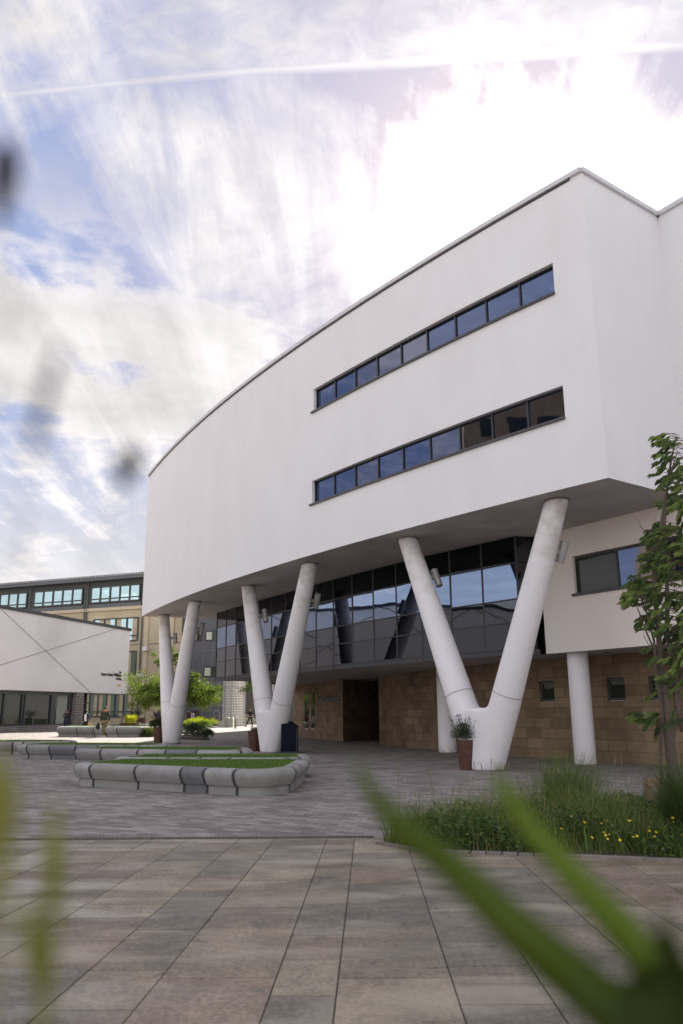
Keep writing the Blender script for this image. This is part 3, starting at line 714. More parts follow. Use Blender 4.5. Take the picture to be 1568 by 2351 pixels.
def wline(x0, y0, x1, y1):
    a = onp(x0, y0, LP, AZL) + Vector((lnn.x, lnn.y, 0))*0.012; b = onp(x1, y1, LP, AZL) + Vector((lnn.x, lnn.y, 0))*0.012
    m_ = MB(); m_.tube([a, b], 0.022, 4); m_.build('joint_line', 'crack', pw_)
wline(0, 1397, 210, 1592); wline(-60, 1546, 272, 1442)
for k in range(2, 6):                                    # the joints go on along the wall outside the picture
    a0 = LS*k/6 - 4
    for z0, z1 in ((LZ0, LZ1), (LZ1, LZ0)):
        m_ = MB(); m_.tube([lwp(a0 - 11, z0, 0.012), lwp(a0 + 2, z1, 0.012)], 0.03, 4); m_.build('joint_line', 'crack', pw_)
uxL = Vector((ldv.x, ldv.y, 0))
def ltext(body, x, y, size):
    o_ = onp(x, y, LP, AZL) + Vector((lnn.x, lnn.y, 0))*0.04
    text_mesh('lettering', body, size, o_, uxL, Z3, 'dark_frame', lb, 0.02, 'RIGHT', 1.0)
ltext('The', 278, 1546, 0.27); ltext('Laura Annie Willson', 278, 1553.8, 0.43); ltext('Building', 277.5, 1561, 0.28)
mat('yellow_plate', (0.65, 0.42, 0.05), 0.6)
p = onp(272.5, 1573, LP, AZL); m_ = MB(); m_.box(p + Vector((lnn.x, lnn.y, 0))*0.02, (0.32, 0.02, 0.07), LAX); m_.build('sign_plate', 'yellow_plate', lb)
# ground floor of that building: recessed glazing, frames, brick pier and base
gs = ls(172, 1640)
m_ = MB(); m_.quad(lwp(LS, 0.45, -0.5), lwp(gs, 0.45, -0.5), lwp(gs, LZ0, -0.5), lwp(LS, LZ0, -0.5)); gl_ = m_.build('shop_glazing', 'tint_glass', lb)
m_ = MB(); 
for x in (0, 18, 60, 66, 130, 170):
    w = {130: 0.32, 170: 0.35, 66: 0.1, 0: 0.12}.get(x, 0.09)
    m_.box(lwp(ls(x, 1640), (0.45 + LZ0)/2, -0.44), (w, 0.05, (LZ0-0.45)/2 - 0.002), LAX)
for k in range(14): m_.box(lwp(LS + 2 + k*3.4, (0.45+LZ0)/2, -0.44), (0.09, 0.05, (LZ0-0.45)/2 - 0.002), LAX)
m_.box(lwp((LS+gs)/2, LZ0 - 0.14, -0.40), ((gs-LS)/2, 0.03, 0.13), LAX); m_.box(lwp((LS+gs)/2, 0.5, -0.40), ((gs-LS)/2, 0.03, 0.06), LAX)
m_.build('frame', 'dark_frame', gl_)
m_ = MB(); a, b = lwp(LS, 0, -0.35).to_2d(), lwp(gs, 0, -0.35).to_2d(); m_.wall(a, b, 0, 0.44); m_.build('base', 'grey_brick', lb)
p0_, p1_ = ls(173.6, 1640), ls(191.5, 1640)
m_ = MB(); a, b = lwp(p0_, 0, -0.05).to_2d(), lwp(p1_, 0, -0.05).to_2d(); m_.wall(a, b, 0, LZ0); c_ = lwp(p0_, 0, -1).to_2d(); m_.wall(c_, a, 0, LZ0); m_.wall(b, lwp(p1_, 0, -1).to_2d(), 0, LZ0); m_.build('pier', 'grey_brick', lb)
m_ = MB(); m_.quad(lwp(p1_, 0, -0.9), lwp(ls(216, 1640), 0, -0.9), lwp(ls(216, 1640), LZ0, -0.9), lwp(p1_, LZ0, -0.9)); dr = m_.build('door', 'tint_glass', lb)
m_ = MB()
for x in (193, 202, 205, 215): m_.box(lwp(ls(x, 1640), LZ0/2, -0.86), (0.07, 0.04, LZ0/2 - 0.003), LAX)
m_.box(lwp(ls(203, 1640), 2.3, -0.84), (1.4, 0.03, 0.05), LAX); m_.build('frame', 'dark_frame', dr)
mat('inside_wall', (0.30, 0.31, 0.26), 0.9)
m_ = MB(); m_.quad(lwp(ls(140, 1640), 0.5, -0.49), lwp(ls(164, 1640), 0.5, -0.49), lwp(ls(164, 1640), LZ0-0.2, -0.49), lwp(ls(140, 1640), LZ0-0.2, -0.49)); m_.build('blind', 'inside_wall', gl_)

# ------------------------------------------------------------------ beige four-storey building behind
BP = atY(300, 1650, 92); AZB = -68.3
bdv = Vector((-math.sin(rad(AZB)), -math.cos(rad(AZB)))); bnn = Vector((bdv.y, -bdv.x))       # along towards the right; outward normal
if bnn.y > 0: bnn = -bnn
BAX = (Vector((bdv.x, bdv.y, 0)), Vector((bnn.x, bnn.y, 0)), Z3)
B0 = BP.to_2d()
def bs(x, y): return (onp(x, y, BP, AZB).to_2d() - B0).dot(bdv)
def bz(x, y): return onp(x, y, BP, AZB).z
def bw(s_, z, off=0.0): p = B0 + bdv*s_ + bnn*off; return Vector((p.x, p.y, z))
bb = root('stone_office_building', (B0.x, B0.y, 0), 'long beige office building with dark metal top storey and teal-tinted windows', 'building')
mat('beige_stone', (0.50, 0.42, 0.28), 0.85, var=0.12, vscale=0.35)
mat('beige_trim', (0.56, 0.48, 0.34), 0.8, var=0.06)
mat('slate_panel', (0.10, 0.11, 0.115), 0.5, var=0.08)
mat('dark_fascia', (0.055, 0.06, 0.055), 0.5)
mat('roof_sheet', (0.30, 0.30, 0.31), 0.45, var=0.15, metal=0.3)
sR, sL = bs(416, 1500), -46.0
m_ = MB(); m_.quad(bw(sL, 0), bw(sR, 0), bw(sR, 13.14), bw(sL, 13.14)); m_.quad(bw(sR, 0), bw(sR, 0, -12), bw(sR, 13.14, -12), bw(sR, 13.14)); m_.build('wall', 'beige_stone', bb)
m_ = MB(); m_.quad(bw(sL, 13.14, -0.1), bw(sR, 13.14, -0.1), bw(sR, 16.5, -0.1), bw(sL, 16.5, -0.1)); top = m_.build('top_storey', 'dark_fascia', bb)
m_ = MB(); m_.box(bw((sL+sR)/2, 13.1, 0.06), ((sR-sL)/2, 0.14, 0.18), BAX); m_.build('cornice', 'beige_trim', bb)
for x in (328, 326): pass
rf = MB(); rf.box(bw((sL+sR)/2, 16.55, 0.45), ((sR-sL)/2 + 0.6, 0.55, 0.16), BAX); rf.quad(bw(sL, 16.72, 1.0), bw(sR+0.6, 16.72, 1.0), bw(sR+0.6, 18.6, -7), bw(sL, 18.6, -7)); roof_ = rf.build('roof', 'slate_panel', bb)
rf = MB(); n_ = 130
for k in range(n_): 
    s_ = sL + (sR - sL)*(k+0.5)/n_; rf.box(bw(s_, 16.86, 0.55), (0.11, 0.55, 0.12), BAX)
rf.build('roof_seam', 'roof_sheet', roof_)
def bwin(x0, x1, yt, yb, nx, glassm='green_glass', trans=True, parent=None, wide=None, z0=None, z1=None):
    ym = (yt+yb)/2; s0, s1 = bs(x0, ym), bs(x1, ym)
    z1_ = bz((x0+x1)/2, yt) if z1 is None else z1; z0_ = bz((x0+x1)/2, yb) if z0 is None else z0
    f_ = MB(); xs_ = [s0 + (s1-s0)*k/nx for k in range(nx+1)]
    for s_ in xs_: f_.box(bw(s_, (z0_+z1_)/2, 0.02), (0.09 if glassm == 'green_glass' else 0.05, 0.07, (z1_-z0_)/2), BAX)
    for z in ([z0_, z1_] + ([z0_ + (z1_-z0_)*0.22] if trans else [])): f_.box(bw((s0+s1)/2, z, 0.018), ((s1-s0)/2, 0.066, 0.07), BAX)
    w_ = f_.build('window', 'dark_fascia', bb)
    for a, b in zip(xs_, xs_[1:]):
        g_ = MB(); e = random.uniform(-0.01, 0.01); g_.quad(bw(a, z0_, -0.0+e), bw(b, z0_, -0.0-e), bw(b, z1_, 0-e), bw(a, z1_, 0+e)); g_.build('pane', glassm, w_)
bwin(209, 321, 1343, 1384, 5, z0=13.95, z1=15.75); bwin(78, 189, 1353, 1395, 5, z0=13.95, z1=15.75); bwin(-40, 61, 1363, 1403, 5, z0=13.95, z1=15.75); bwin(-170, -62, 1363, 1403, 5, z0=13.95, z1=15.75)
bwin(215, 317, 1424, 1460, 4, z0=9.35, z1=11.95); bwin(60, 190, 1424, 1460, 5, z0=9.35, z1=11.95)
bwin(215, 312, 1508, 1545, 4, 'dark_green_glass', False, z0=5.6, z1=8.15)
bwin(205, 303, 1597, 1652, 5, 'dark_green_glass', True, z0=1.0, z1=3.5); bwin(60, 190, 1597, 1652, 5, 'dark_green_glass', True, z0=1.0, z1=3.5)
for x0, x1 in ((203, 325), (72, 193), (-47, 64)):
    s0, s1 = bs(x0, 1380), bs(x1, 1380); m_ = MB(); m_.box(bw((s0+s1)/2, 13.45, 0.0), ((s1-s0)/2 - 0.05, 0.05, 0.28), BAX); m_.build('cladding_panel', 'slate_panel', top)
for x, a in ((305, 0), (66, 0), (326, 1)): pass
for x in (201, 196, 68, 329):
    s_ = bs(x, 1400); m_ = MB(); m_.tube([bw(s_, 0, 0.15), bw(s_, 16.4, 0.15)], 0.085, 8); m_.build('downpipe', 'slate_panel', bb)
for z in (8.9, 5.1, 12.6):
    m_ = MB(); m_.box(bw((sL+sR)/2, z, 0.01), ((sR-sL)/2, 0.03, 0.03), BAX); m_.build('string_course', 'slate_panel' if z == 8.9 else 'beige_trim', bb)
for x in (334, 393):
    s_ = bs(x, 1500); m_ = MB(); m_.box(bw(s_, 6.5, 0.03), (0.28, 0.10, 6.5), BAX); m_.build('pilaster', 'beige_trim', bb)
mat('white_plastic', (0.75, 0.75, 0.74), 0.5)
for x, y in ((337, 1490), (326, 1551)):
    s_ = bs(x, y); z = bz(x, y); m_ = MB(); m_.box(bw(s_, z, 0.3), (0.28, 0.18, 0.2), BAX); m_.box(bw(s_, z - 0.1, 0.08), (0.07, 0.10, 0.07), BAX); m_.build('security_camera', 'white_plastic', bb)

# ------------------------------------------------------------------ dark grey clad building between the columns
GP = atY(418, 1650, 88); GAX = None; AZG = 96
gdv = Vector((math.sin(rad(AZG)), math.cos(rad(AZG)))); gnn = Vector((-gdv.y, gdv.x)) ; 
if gnn.y > 0: gnn = -gnn
def gs_(x, y): return (onp(x, y, GP, AZG).to_2d() - GP.to_2d()).dot(gdv)
def gw(s_, z, off=0.0): p = GP.to_2d() + gdv*s_ + gnn*off; return Vector((p.x, p.y, z))
GAX = (Vector((gdv.x, gdv.y, 0)), Vector((gnn.x, gnn.y, 0)), Z3)
gb = root('dark_clad_building', (GP.x, GP.y, 0), 'dark grey panel-clad block seen between the far white columns', 'building')
mat('grey_cladding', (0.085, 0.088, 0.10), 0.45, var=0.1, vscale=0.4)
mat('panel_joint', (0.16, 0.165, 0.18), 0.4)
gR = gs_(512, 1600)
m_ = MB(); m_.quad(gw(0, 0), gw(gR, 0), gw(gR, 15), gw(0, 15)); m_.quad(gw(0, 0), gw(0, 0, -10), gw(0, 15, -10), gw(0, 15)); m_.quad(gw(gR, 0), gw(gR, 0, -10), gw(gR, 15, -10), gw(gR, 15)); m_.build('wall', 'grey_cladding', gb)
for z in (1.0, 3.9, 4.9, 7.9, 8.7, 11.7, 12.6):
    m_ = MB(); m_.box(gw(gR/2, z, 0.02), (gR/2, 0.03, 0.03), GAX); m_.build('joint_rail', 'panel_joint', gb)
for x in (426, 446, 467, 487, 505):
    m_ = MB(); m_.box(gw(gs_(x, 1500), 7.5, 0.03), (0.03, 0.03, 7.5), GAX); m_.build('joint_rail', 'panel_joint', gb)
mat('pale_blind', (0.50, 0.52, 0.42), 0.8)
for x0, x1, yt, yb in ((472, 500, 1449, 1471), (468, 497, 1531, 1554), (440, 462, 1449, 1471)):
    s0, s1 = gs_(x0, yt), gs_(x1, yt); z1 = onp(x0, yt, GP, AZG).z; z0 = onp(x0, yb, GP, AZG).z; w = MB()
    for s_ in (s0, s0+(s1-s0)*0.6, s1): w.box(gw(s_, (z0+z1)/2, 0.06), (0.06, 0.05, (z1-z0)/2), GAX)
    for z in (z0, z1): w.box(gw((s0+s1)/2, z, 0.062), ((s1-s0)/2, 0.05, 0.06), GAX)
    w_ = w.build('window', 'dark_frame', gb); w = MB(); w.quad(gw(s0, z0, 0.05), gw(s1, z0, 0.05), gw(s1, z1, 0.05), gw(s0, z1, 0.05)); w.build('pane', 'tint_glass', w_)
    w = MB(); w.quad(gw(s0+0.1, z0+0.1, 0.055), gw(s0+(s1-s0)*0.55, z0+0.1, 0.055), gw(s0+(s1-s0)*0.55, z1-0.1, 0.055), gw(s0+0.1, z1-0.1, 0.055)); w.build('blind', 'pale_blind', w_)
m_ = MB(); m_.box(gw(gs_(424, 1435), onp(424, 1435, GP, AZG).z, 0.25), (0.16, 0.2, 0.75), GAX); m_.build('vent_box', 'dark_frame', gb)

# glass-block stair tower
TX = atY(531, 1660, 84)
tw = root('glass_block_tower', (TX.x, TX.y, 0), 'pale curved stair tower of gridded glass blocks with steel mullions', 'tower')
def blockmat():
    m = mat('glass_blocks', (0.62, 0.62, 0.54), 0.35); t = m.node_tree; p = t.nodes['Principled BSDF']
    co = N(t, 'ShaderNodeTexCoord'); b = N(t, 'ShaderNodeTexBrick', offset=0.0)
    b.inputs['Scale'].default_value = 1; b.inputs['Brick Width'].default_value = 0.17; b.inputs['Row Height'].default_value = 0.26; b.inputs['Mortar Size'].default_value = 0.04
    b.inputs['Color1'].default_value = (0.13, 0.13, 0.11, 1); b.inputs['Color2'].default_value = (0.24, 0.23, 0.20, 1); b.inputs['Mortar'].default_value = (0.70, 0.68, 0.60, 1)
    t.links.new(co.outputs['UV'], b.inputs['Vector']); t.links.new(b.outputs[0], p.inputs['Base Color'])
blockmat()
m_ = MB(); R_ = 1.45; n_ = 28
for k in range(n_):
    a0, a1 = math.pi*(1 + k/n_), math.pi*(1 + (k+1)/n_)
    p, q = (TX.x + 1.02*math.cos(a0)*1.0, TX.y + 2 + R_*math.sin(a0)), (TX.x + 1.02*math.cos(a1)*1.0, TX.y + 2 + R_*math.sin(a1))
    for z0, z1 in ((0, 3.72), (3.95, 6.9)): m_.wall(p, q, z0, z1, k*0.12)
m_.build('glass_block_wall', 'glass_blocks', tw)
mat('steel_paint', (0.42, 0.41, 0.39), 0.5)
for an in (180, 262, 345, 359):
    a = rad(an); 
    m_ = MB(); m_.box((TX.x + 1.05*math.cos(a + math.pi*0 ), TX.y + 2 + (R_+0.03)*(math.sin(a) if an > 180 else 0), 3.45), (0.055, 0.05, 3.45)); m_.build('mullion', 'steel_paint', tw)
m_ = MB(); m_.prism([(TX.x + 1.02*math.cos(math.pi*(1+k/14)), TX.y + 2 + R_*math.sin(math.pi*(1+k/14))) for k in range(15)], 3.72, 3.95); m_.build('floor_band', 'steel_paint', tw)
m_ = MB(); m_.prism([(TX.x + 1.1*math.cos(math.pi*(1+k/14)), TX.y + 2 + 1.1*R_*math.sin(math.pi*(1+k/14))) for k in range(15)], 6.9, 7.1); m_.build('cap', 'steel_paint', tw)

# dark low building and hedge wall far behind the passage
FB = atY(575, 1650, 118)
fb = root('far_dark_building', (FB.x, FB.y, 0), 'low dark building in the distance behind the walking person', 'building')
m_ = MB(); m_.prism([(FB.x-2.8, FB.y), (FB.x+8, FB.y), (FB.x+8, FB.y+6), (FB.x-2.8, FB.y+6)], 0, 5.2); m_.build('wall', 'charcoal', fb)
for k in range(6):
    m_ = MB(); m_.box((FB.x - 2.2 + k*1.5, FB.y - 0.05, 2.6), (0.05, 0.05, 2.5)); m_.build('mullion', 'panel_joint', fb)

# brick tower and white block off to the left (they are what the mirror glass shows)
bt = root('buff_brick_tower', (-52, 20, 0), 'tall buff brick tower mirrored in the glass of the white building', 'building')
m_ = MB(); pl = [(-62, 12), (-45, 11), (-44, 22.5), (-60, 24.5)]
for a, b in zip(pl, pl[1:] + pl[:1]): m_.wall(a, b, 0, 30)
m_.poly([(x, y, 30) for x, y in pl]); m_.build('wall', 'buff_brick', bt)
for fl in range(7):
    for k in range(3):
        y = 12.2 + k*3.5; z = 3 + fl*3.6; m_ = MB(); xw = -45 + (y-11)/11.5 + 0.06
        m_.quad((xw, y, z), (xw+0.15, y+1.9, z), (xw+0.15, y+1.9, z+1.7), (xw, y, z+1.7)); m_.build('window', 'tint_glass', bt)
m_ = MB()
for z in (30.5, 31.0): m_.tube([(-45.2, 11.2, z), (-44.2, 22.3, z)], 0.05, 6)
for k in range(8): m_.tube([(-45.2 + k*0.143, 11.2 + k*1.58, 30), (-45.2 + k*0.143, 11.2 + k*1.58, 31)], 0.05, 6)
m_.build('railing', 'dark_frame', bt)

# ------------------------------------------------------------------ stone planters with lawn tops
attr_mat('cast_stone', 0.8, 0.28, 2.2, bump=0.35, bscale=70, stain=(1.6, (0.12, 0.125, 0.09), 0.35))
mat('joint_rubber', (0.045, 0.045, 0.048), 0.85)
def turfmat():
    m = mat('turf', (0.10, 0.17, 0.03), 0.9, var=0.35, vscale=30, bump=0.8, bscale=220)
turfmat()
def rounded(poly, radii, step=0.07):
    out = []; n = len(poly)
    for k in range(n):
        a, b, c_ = Vector(poly[k-1]), Vector(poly[k]), Vector(poly[(k+1) % n]); r = radii[k]
        u_, v_ = (a-b).normalized(), (c_-b).normalized(); th = u_.angle(v_); t_ = r/math.tan(th/2)
        t_ = min(t_, (a-b).length*0.48, (c_-b).length*0.48); r = t_*math.tan(th/2)
        p0, p1 = b + u_*t_, b + v_*t_; cen = b + (u_+v_).normalized()*(r/math.sin(th/2)); m = max(4, int(r*(math.pi-th)/step))
        a0 = (p0-cen); a1 = (p1-cen); ang = a0.angle(a1); sgn = 1 if a0.x*a1.y - a0.y*a1.x > 0 else -1
        for i in range(m+1):
            q = sgn*ang*i/m; out.append(cen + Vector((a0.x*math.cos(q) - a0.y*math.sin(q), a0.x*math.sin(q) + a0.y*math.cos(q))))
    res = []                                            # resample
    P_ = out + out[:1]; carry = 0
    for a, b in zip(P_, P_[1:]):
        L = (b-a).length; m = max(1, int(round(L/step)))
        for i in range(m): res.append(a.lerp(b, i/m))
    return res
def planter(poly, radii, label, H=0.45, seed=0, grass=True, sc=1.0):
    cx = sum(p[0] for p in poly)/len(poly); cy = sum(p[1] for p in poly)/len(poly)
    rt_ = root('planter_bench', (cx, cy, 0), label, 'planter', 'rounded stone planter benches on the plaza')
    ol = rounded(poly, radii); n = len(ol)
    if sum(a.x*b.y - a.y*b.x for a, b in zip(ol, ol[1:] + ol[:1])) < 0: ol.reverse()
    nr = []
    for k in range(n): d_ = (ol[(k+1) % n] - ol[k-1]).normalized(); nr.append(Vector((d_.y, -d_.x)))
    nr = [(nr[k-1] + nr[k]*2 + nr[(k+1) % n]).normalized() for k in range(n)]
    per = 0; s_at = []
    for k in range(n): s_at.append(per); per += (ol[(k+1) % n]-ol[k]).length
    rs_ = random.Random(seed); cuts = []; s_ = 0.2
    while s_ < per - 0.3: cuts.append(s_); s_ += rs_.choice((0.33, 0.5, 0.75, 0.95, 1.25))*sc
    segtone = [(0.32, 0.31, 0.30), (0.27, 0.265, 0.255), (0.36, 0.345, 0.33), (0.30, 0.295, 0.27), (0.17, 0.17, 0.18)]
    tn = [segtone[rs_.choice((0, 1, 2, 3, 0, 2, 4))] for _ in range(len(cuts)+1)]
    def segi(s_): i = sum(1 for c_ in cuts if c_ <= s_); return i
    f_ = H/0.45
    rim = [(0.0, 0.155), (0.04, 0.16), (0.085, 0.24), (0.115, 0.31), (0.12, 0.36), (0.105, 0.40), (0.07, 0.432), (0.02, 0.448), (-0.05, 0.452), (-0.145, 0.452), (-0.155, 0.44), (-0.16, 0.40)]
    rim = [(a*f_, b*f_) for a, b in rim]; plinth = [(-0.01, 0.0), (-0.01, 0.156*f_)]
    def sweep(prof, name, parent, mt, wantjoint):
        mb = MB(); rg = []
        for off, z in prof: rg.append(mb.add([(ol[k].x + nr[k].x*off, ol[k].y + nr[k].y*off, z) for k in range(n)]))
        for j in range(len(prof)-1):
            for k in range(n):
                k2 = (k+1) % n; s_ = s_at[k]; near_ = min([abs(s_ - c_) for c_ in cuts])
                if wantjoint and near_ < 0.036: mb.m = 1; tone = (0.05, 0.05, 0.05)
                else: mb.m = 0; tone = tn[segi(s_)]
                mb.face((rg[j]+k, rg[j]+k2, rg[j+1]+k2, rg[j+1]+k), None, tone)
        return mb.build(name, [mt, 'joint_rubber'], parent, smooth='auto')
    sweep(rim, 'stone_rim', rt_, 'cast_stone', True); sweep(plinth, 'plinth', rt_, 'cast_stone', True)
    mb = MB(); mb.poly([(ol[k].x - nr[k].x*0.152*f_, ol[k].y - nr[k].y*0.152*f_, H - 0.004) for k in range(0, n, 2)])
    lawn = mb.build('lawn', 'turf', rt_)
    if grass:                                          # short blades on the lawn
        gb_ = MB(); rs2 = random.Random(seed+9); xs_ = [p.x for p in ol]; ys_ = [p.y for p in ol]; inn = [ol[k] - nr[k]*0.16*f_ for k in range(n)]
        cnt = 0
        while cnt < grass:
            x, y = rs2.uniform(min(xs_), max(xs_)), rs2.uniform(min(ys_), max(ys_)); ins = False
            for k in range(n):
                a, b = inn[k-1], inn[k]
                if (a.y > y) != (b.y > y) and x < (b.x-a.x)*(y-a.y)/(b.y-a.y) + a.x: ins = not ins
            if not ins: continue
            cnt += 1; h = rs2.uniform(0.012, 0.03); a = rs2.uniform(0, 6.3); w = 0.006; k = rs2.uniform(0.7, 1.3)
            i = gb_.add([(x-w*math.cos(a), y-w*math.sin(a), H-0.005), (x+w*math.cos(a), y+w*math.sin(a), H-0.005), (x+rs2.uniform(-.012, .012), y+rs2.uniform(-.012, .012), H+h)])
            gb_.face((i, i+1, i+2), None, (0.115*k, 0.20*k, 0.03*k))
        tag(gb_.build('grass', 'leaf', lawn), kind='stuff')
    return rt_
attr_mat('leaf', 0.5, 0.2, 6.0, trans=0.45, spec=0.4)
attr_mat('leaf_matt', 0.65, 0.2, 6.0, trans=0.3, spec=0.25)
planter([(-5.55, 17.4), (-1.45, 14.85), (-0.98, 15.6), (-0.82, 18.2), (-4.9, 18.75)], (0.30, 0.5, 0.5, 0.35, 0.3), 'nearest grass-topped stone planter, widest of the row in front', seed=3, grass=9000)
planter([(-5.25, 19.35), (-1.5, 18.55), (-0.85, 19.0), (-0.95, 20.4), (-4.9, 20.9)], (0.3, 0.4, 0.3, 0.35, 0.3), 'narrow grass-topped planter directly behind the nearest one', seed=5, grass=5000)
planter([(-7.75, 24.25), (-3.2, 22.35), (-2.55, 22.9), (-2.9, 24.6), (-7.3, 25.7)], (0.35, 0.4, 0.4, 0.35, 0.35), 'third planter bench from the front with closely ribbed left end', seed=11, grass=5000)
planter([(-10.75, 27.6), (-9.2, 26.95), (-5.95, 26.2), (-5.6, 27.0), (-6.1, 28.1), (-10.3, 29.3)], (0.4, 0.5, 0.3, 0.3, 0.35, 0.4), 'fourth planter bench with a rounded dark left end in shade', seed=21, grass=4000)
planter([(-15.5, 30.3), (-13.6, 29.5), (-10.4, 30.4), (-10.0, 31.2), (-10.6, 32.2), (-15.5, 33.2)], (0.4, 0.4, 0.3, 0.3, 0.3, 0.4), 'planter bench cut by the left edge of the picture', seed=31, grass=3000)
planter([(-17.9, 52.2), (-12.3, 50.1), (-11.6, 52.0), (-12.5, 54.5), (-17.8, 55.5)], (0.5, 0.2, 0.5, 0.5, 0.5), 'far planter bench in the sun with a man standing before it', H=0.62, seed=41, grass=3000, sc=1.7)
planter([(-19.6, 70.0), (-14.6, 68.6), (-14.2, 70.5), (-19.2, 72)], (0.4, 0.3, 0.4, 0.4), 'farthest low planter bench behind the sunlit one', H=0.5, seed=43, grass=0)

# ------------------------------------------------------------------ plants
def leaf_quad(mb, p, d_, L, w, tone, rs_, fold=0.25):
    d_ = d_.normalized(); side = d_.cross(Vector((rs_.uniform(-1, 1), rs_.uniform(-1, 1), rs_.uniform(-0.2, 1)))).normalized(); up_ = side.cross(d_)
    i = mb.add([p, p + d_*L*0.45 + side*w*0.5 + up_*w*fold, p + d_*L, p + d_*L*0.45 - side*w*0.5 + up_*w*fold, p + d_*L*0.5 - up_*0.0])
    mb.face((i, i+1, i+2, i+4), None, tone); mb.face((i, i+4, i+2, i+3), None, tone)
def tones_of(base, rs_, a=0.35, hue=0.15):
    k = rs_.uniform(1-a, 1+a); h = rs_.uniform(-hue, hue); return (base[0]*k*(1+h), base[1]*k, base[2]*k*(1-h))
def grass_blade(mb, p, h, lean, w, tone, segs=3):
    side = Vector((-lean.y, lean.x, 0)); 
    if side.length < 1e-4: side = Vector((1, 0, 0))
    side.normalize(); pr_ = []
    for k in range(segs+1):
        f = k/segs; c_ = p + Vector((lean.x*f*f, lean.y*f*f, h*(f - 0.25*f*f*lean.length/max(h, .01)))); ww = w*(1 - f*0.92)
        pr_.append((c_ - side*ww, c_ + side*ww))
    for a, b in zip(pr_, pr_[1:]): i = mb.add((a[0], a[1], b[1], b[0])); mb.face((i, i+1, i+2, i+3), None, tone)

# corten pots
mat('corten', (0.11, 0.045, 0.025), 0.75, var=0.35, vscale=6, bump=0.2, bscale=30, col2=(0.065, 0.03, 0.02))
mat('soil', (0.05, 0.035, 0.025), 0.95, bump=0.6, bscale=30)
def pot(x, y, h, rt_, rb, label, kind, seed):
    r0_ = root('plant_pot', (x, y, 0), label, 'plant pot', 'rust-brown pots at the feet of the V columns')
    m_ = MB(); m_.lathe([(rb, 0), (rt_, h), (rt_ - 0.02, h), (rt_ - 0.03, h - 0.06)], (x, y, 0), 36, cap=False); m_.build('pot', 'corten', r0_, smooth='auto')
    m_ = MB(); m_.lathe([(0.0, h - 0.05), (rt_ - 0.028, h - 0.055)], (x, y, 0), 24, cap=False); m_.build('soil', 'soil', r0_)
    rs_ = random.Random(seed); f = MB(); fl = MB()
    if kind == 'lavender':
        for k in range(2600):
            a = rs_.uniform(0, 6.283); el = rs_.uniform(0.05, 1.5); R_ = rt_*1.85*rs_.uniform(0.3, 1.0)
            dd = Vector((math.cos(a)*math.cos(el), math.sin(a)*math.cos(el), math.sin(el)*0.95)); p = Vector((x, y, h + 0.02)) + dd*R_*0.85
            leaf_quad(f, p, dd + Vector((rs_.uniform(-.4, .4), rs_.uniform(-.4, .4), 0.5)), rs_.uniform(.04, .075), 0.012, tones_of((0.07, 0.10, 0.055), rs_), rs_)
        for k in range(95):
            a = rs_.uniform(0, 6.283); r_0 = rt_*0.6*rs_.random(); le = rs_.uniform(0.05, 0.30); hh = rs_.uniform(0.34, 0.60)*(1.15 - le)
            p0 = Vector((x + math.cos(a)*r_0, y + math.sin(a)*r_0, h)); p1 = p0 + Vector((math.cos(a)*le, math.sin(a)*le, hh))
            mid_ = p0.lerp(p1, 0.5) - Vector((math.cos(a), math.sin(a), 0))*0.03; fl.c = (0.09, 0.11, 0.06); fl.tube([p0, mid_, p1], 0.0022, 4, caps=False)
            fl.c = (0.10, 0.055, 0.10) if rs_.random() < .7 else (0.16, 0.10, 0.20); dn = (p1-mid_).normalized(); fl.tube([p1, p1 + dn*0.02, p1 + dn*0.045], [0.004, 0.009, 0.003], 5)
    elif kind == 'sage':
        for k in range(2600):
            a = rs_.uniform(0, 6.283); R_ = rt_*1.6*math.sqrt(rs_.random()); z = h + rs_.uniform(0.0, 0.42)*(1 - 0.4*R_/(rt_*1.6))
            leaf_quad(f, Vector((x + math.cos(a)*R_, y + math.sin(a)*R_, z)), Vector((math.cos(a), math.sin(a), rs_.uniform(-.2, 1))), rs_.uniform(.05, .09), 0.03, tones_of((0.075, 0.11, 0.045), rs_), rs_)
        for k in range(70):
            a = rs_.uniform(0, 6.283); le = rs_.uniform(0.1, 0.5); p0 = Vector((x, y, h + .1)); p1 = p0 + Vector((math.cos(a)*le, math.sin(a)*le, rs_.uniform(.4, .78)))
            fl.c = (0.10, 0.12, 0.06); fl.tube([p0, p1], 0.004, 4, caps=False); fl.c = rs_.choice(((0.10, 0.06, 0.14), (0.14, 0.09, 0.18), (0.30, 0.22, 0.28), (0.07, 0.05, 0.09)))
            dn = (p1-p0).normalized(); fl.tube([p1 - dn*0.22, p1 - dn*0.1, p1], [0.016, 0.02, 0.006], 5)
    else:
        for k in range(500):
            a = rs_.uniform(0, 6.283); R_ = rt_*0.8*math.sqrt(rs_.random()); hh = rs_.uniform(0.05, 0.34)
            grass_blade(f, Vector((x + math.cos(a)*R_ + 0.05, y + math.sin(a)*R_, h - .03)), hh*0.8, Vector((math.cos(a), math.sin(a), 0))*hh*0.35, 0.006, tones_of((0.11, 0.13, 0.07), rs_))
    f.build('foliage', 'leaf_matt', r0_)
    if fl.f: fl.build('flower_stems', 'leaf_matt', r0_)
p = gz(1072, 1768); pot(p.x, p.y, 0.73, 0.245, 0.165, 'rust-brown pot of spiky lavender at the nearest V column', 'lavender', 1)
p = gz(584, 1724); pot(p.x, p.y, 0.73, 0.27, 0.19, 'rust-brown pot with sparse low plants at the middle V column', 'sparse', 2)
p = gz(363, 1706); pot(p.x, p.y, 0.76, 0.27, 0.20, 'rust-brown pot of dark purple flower spikes at the farthest V column', 'sage', 4)
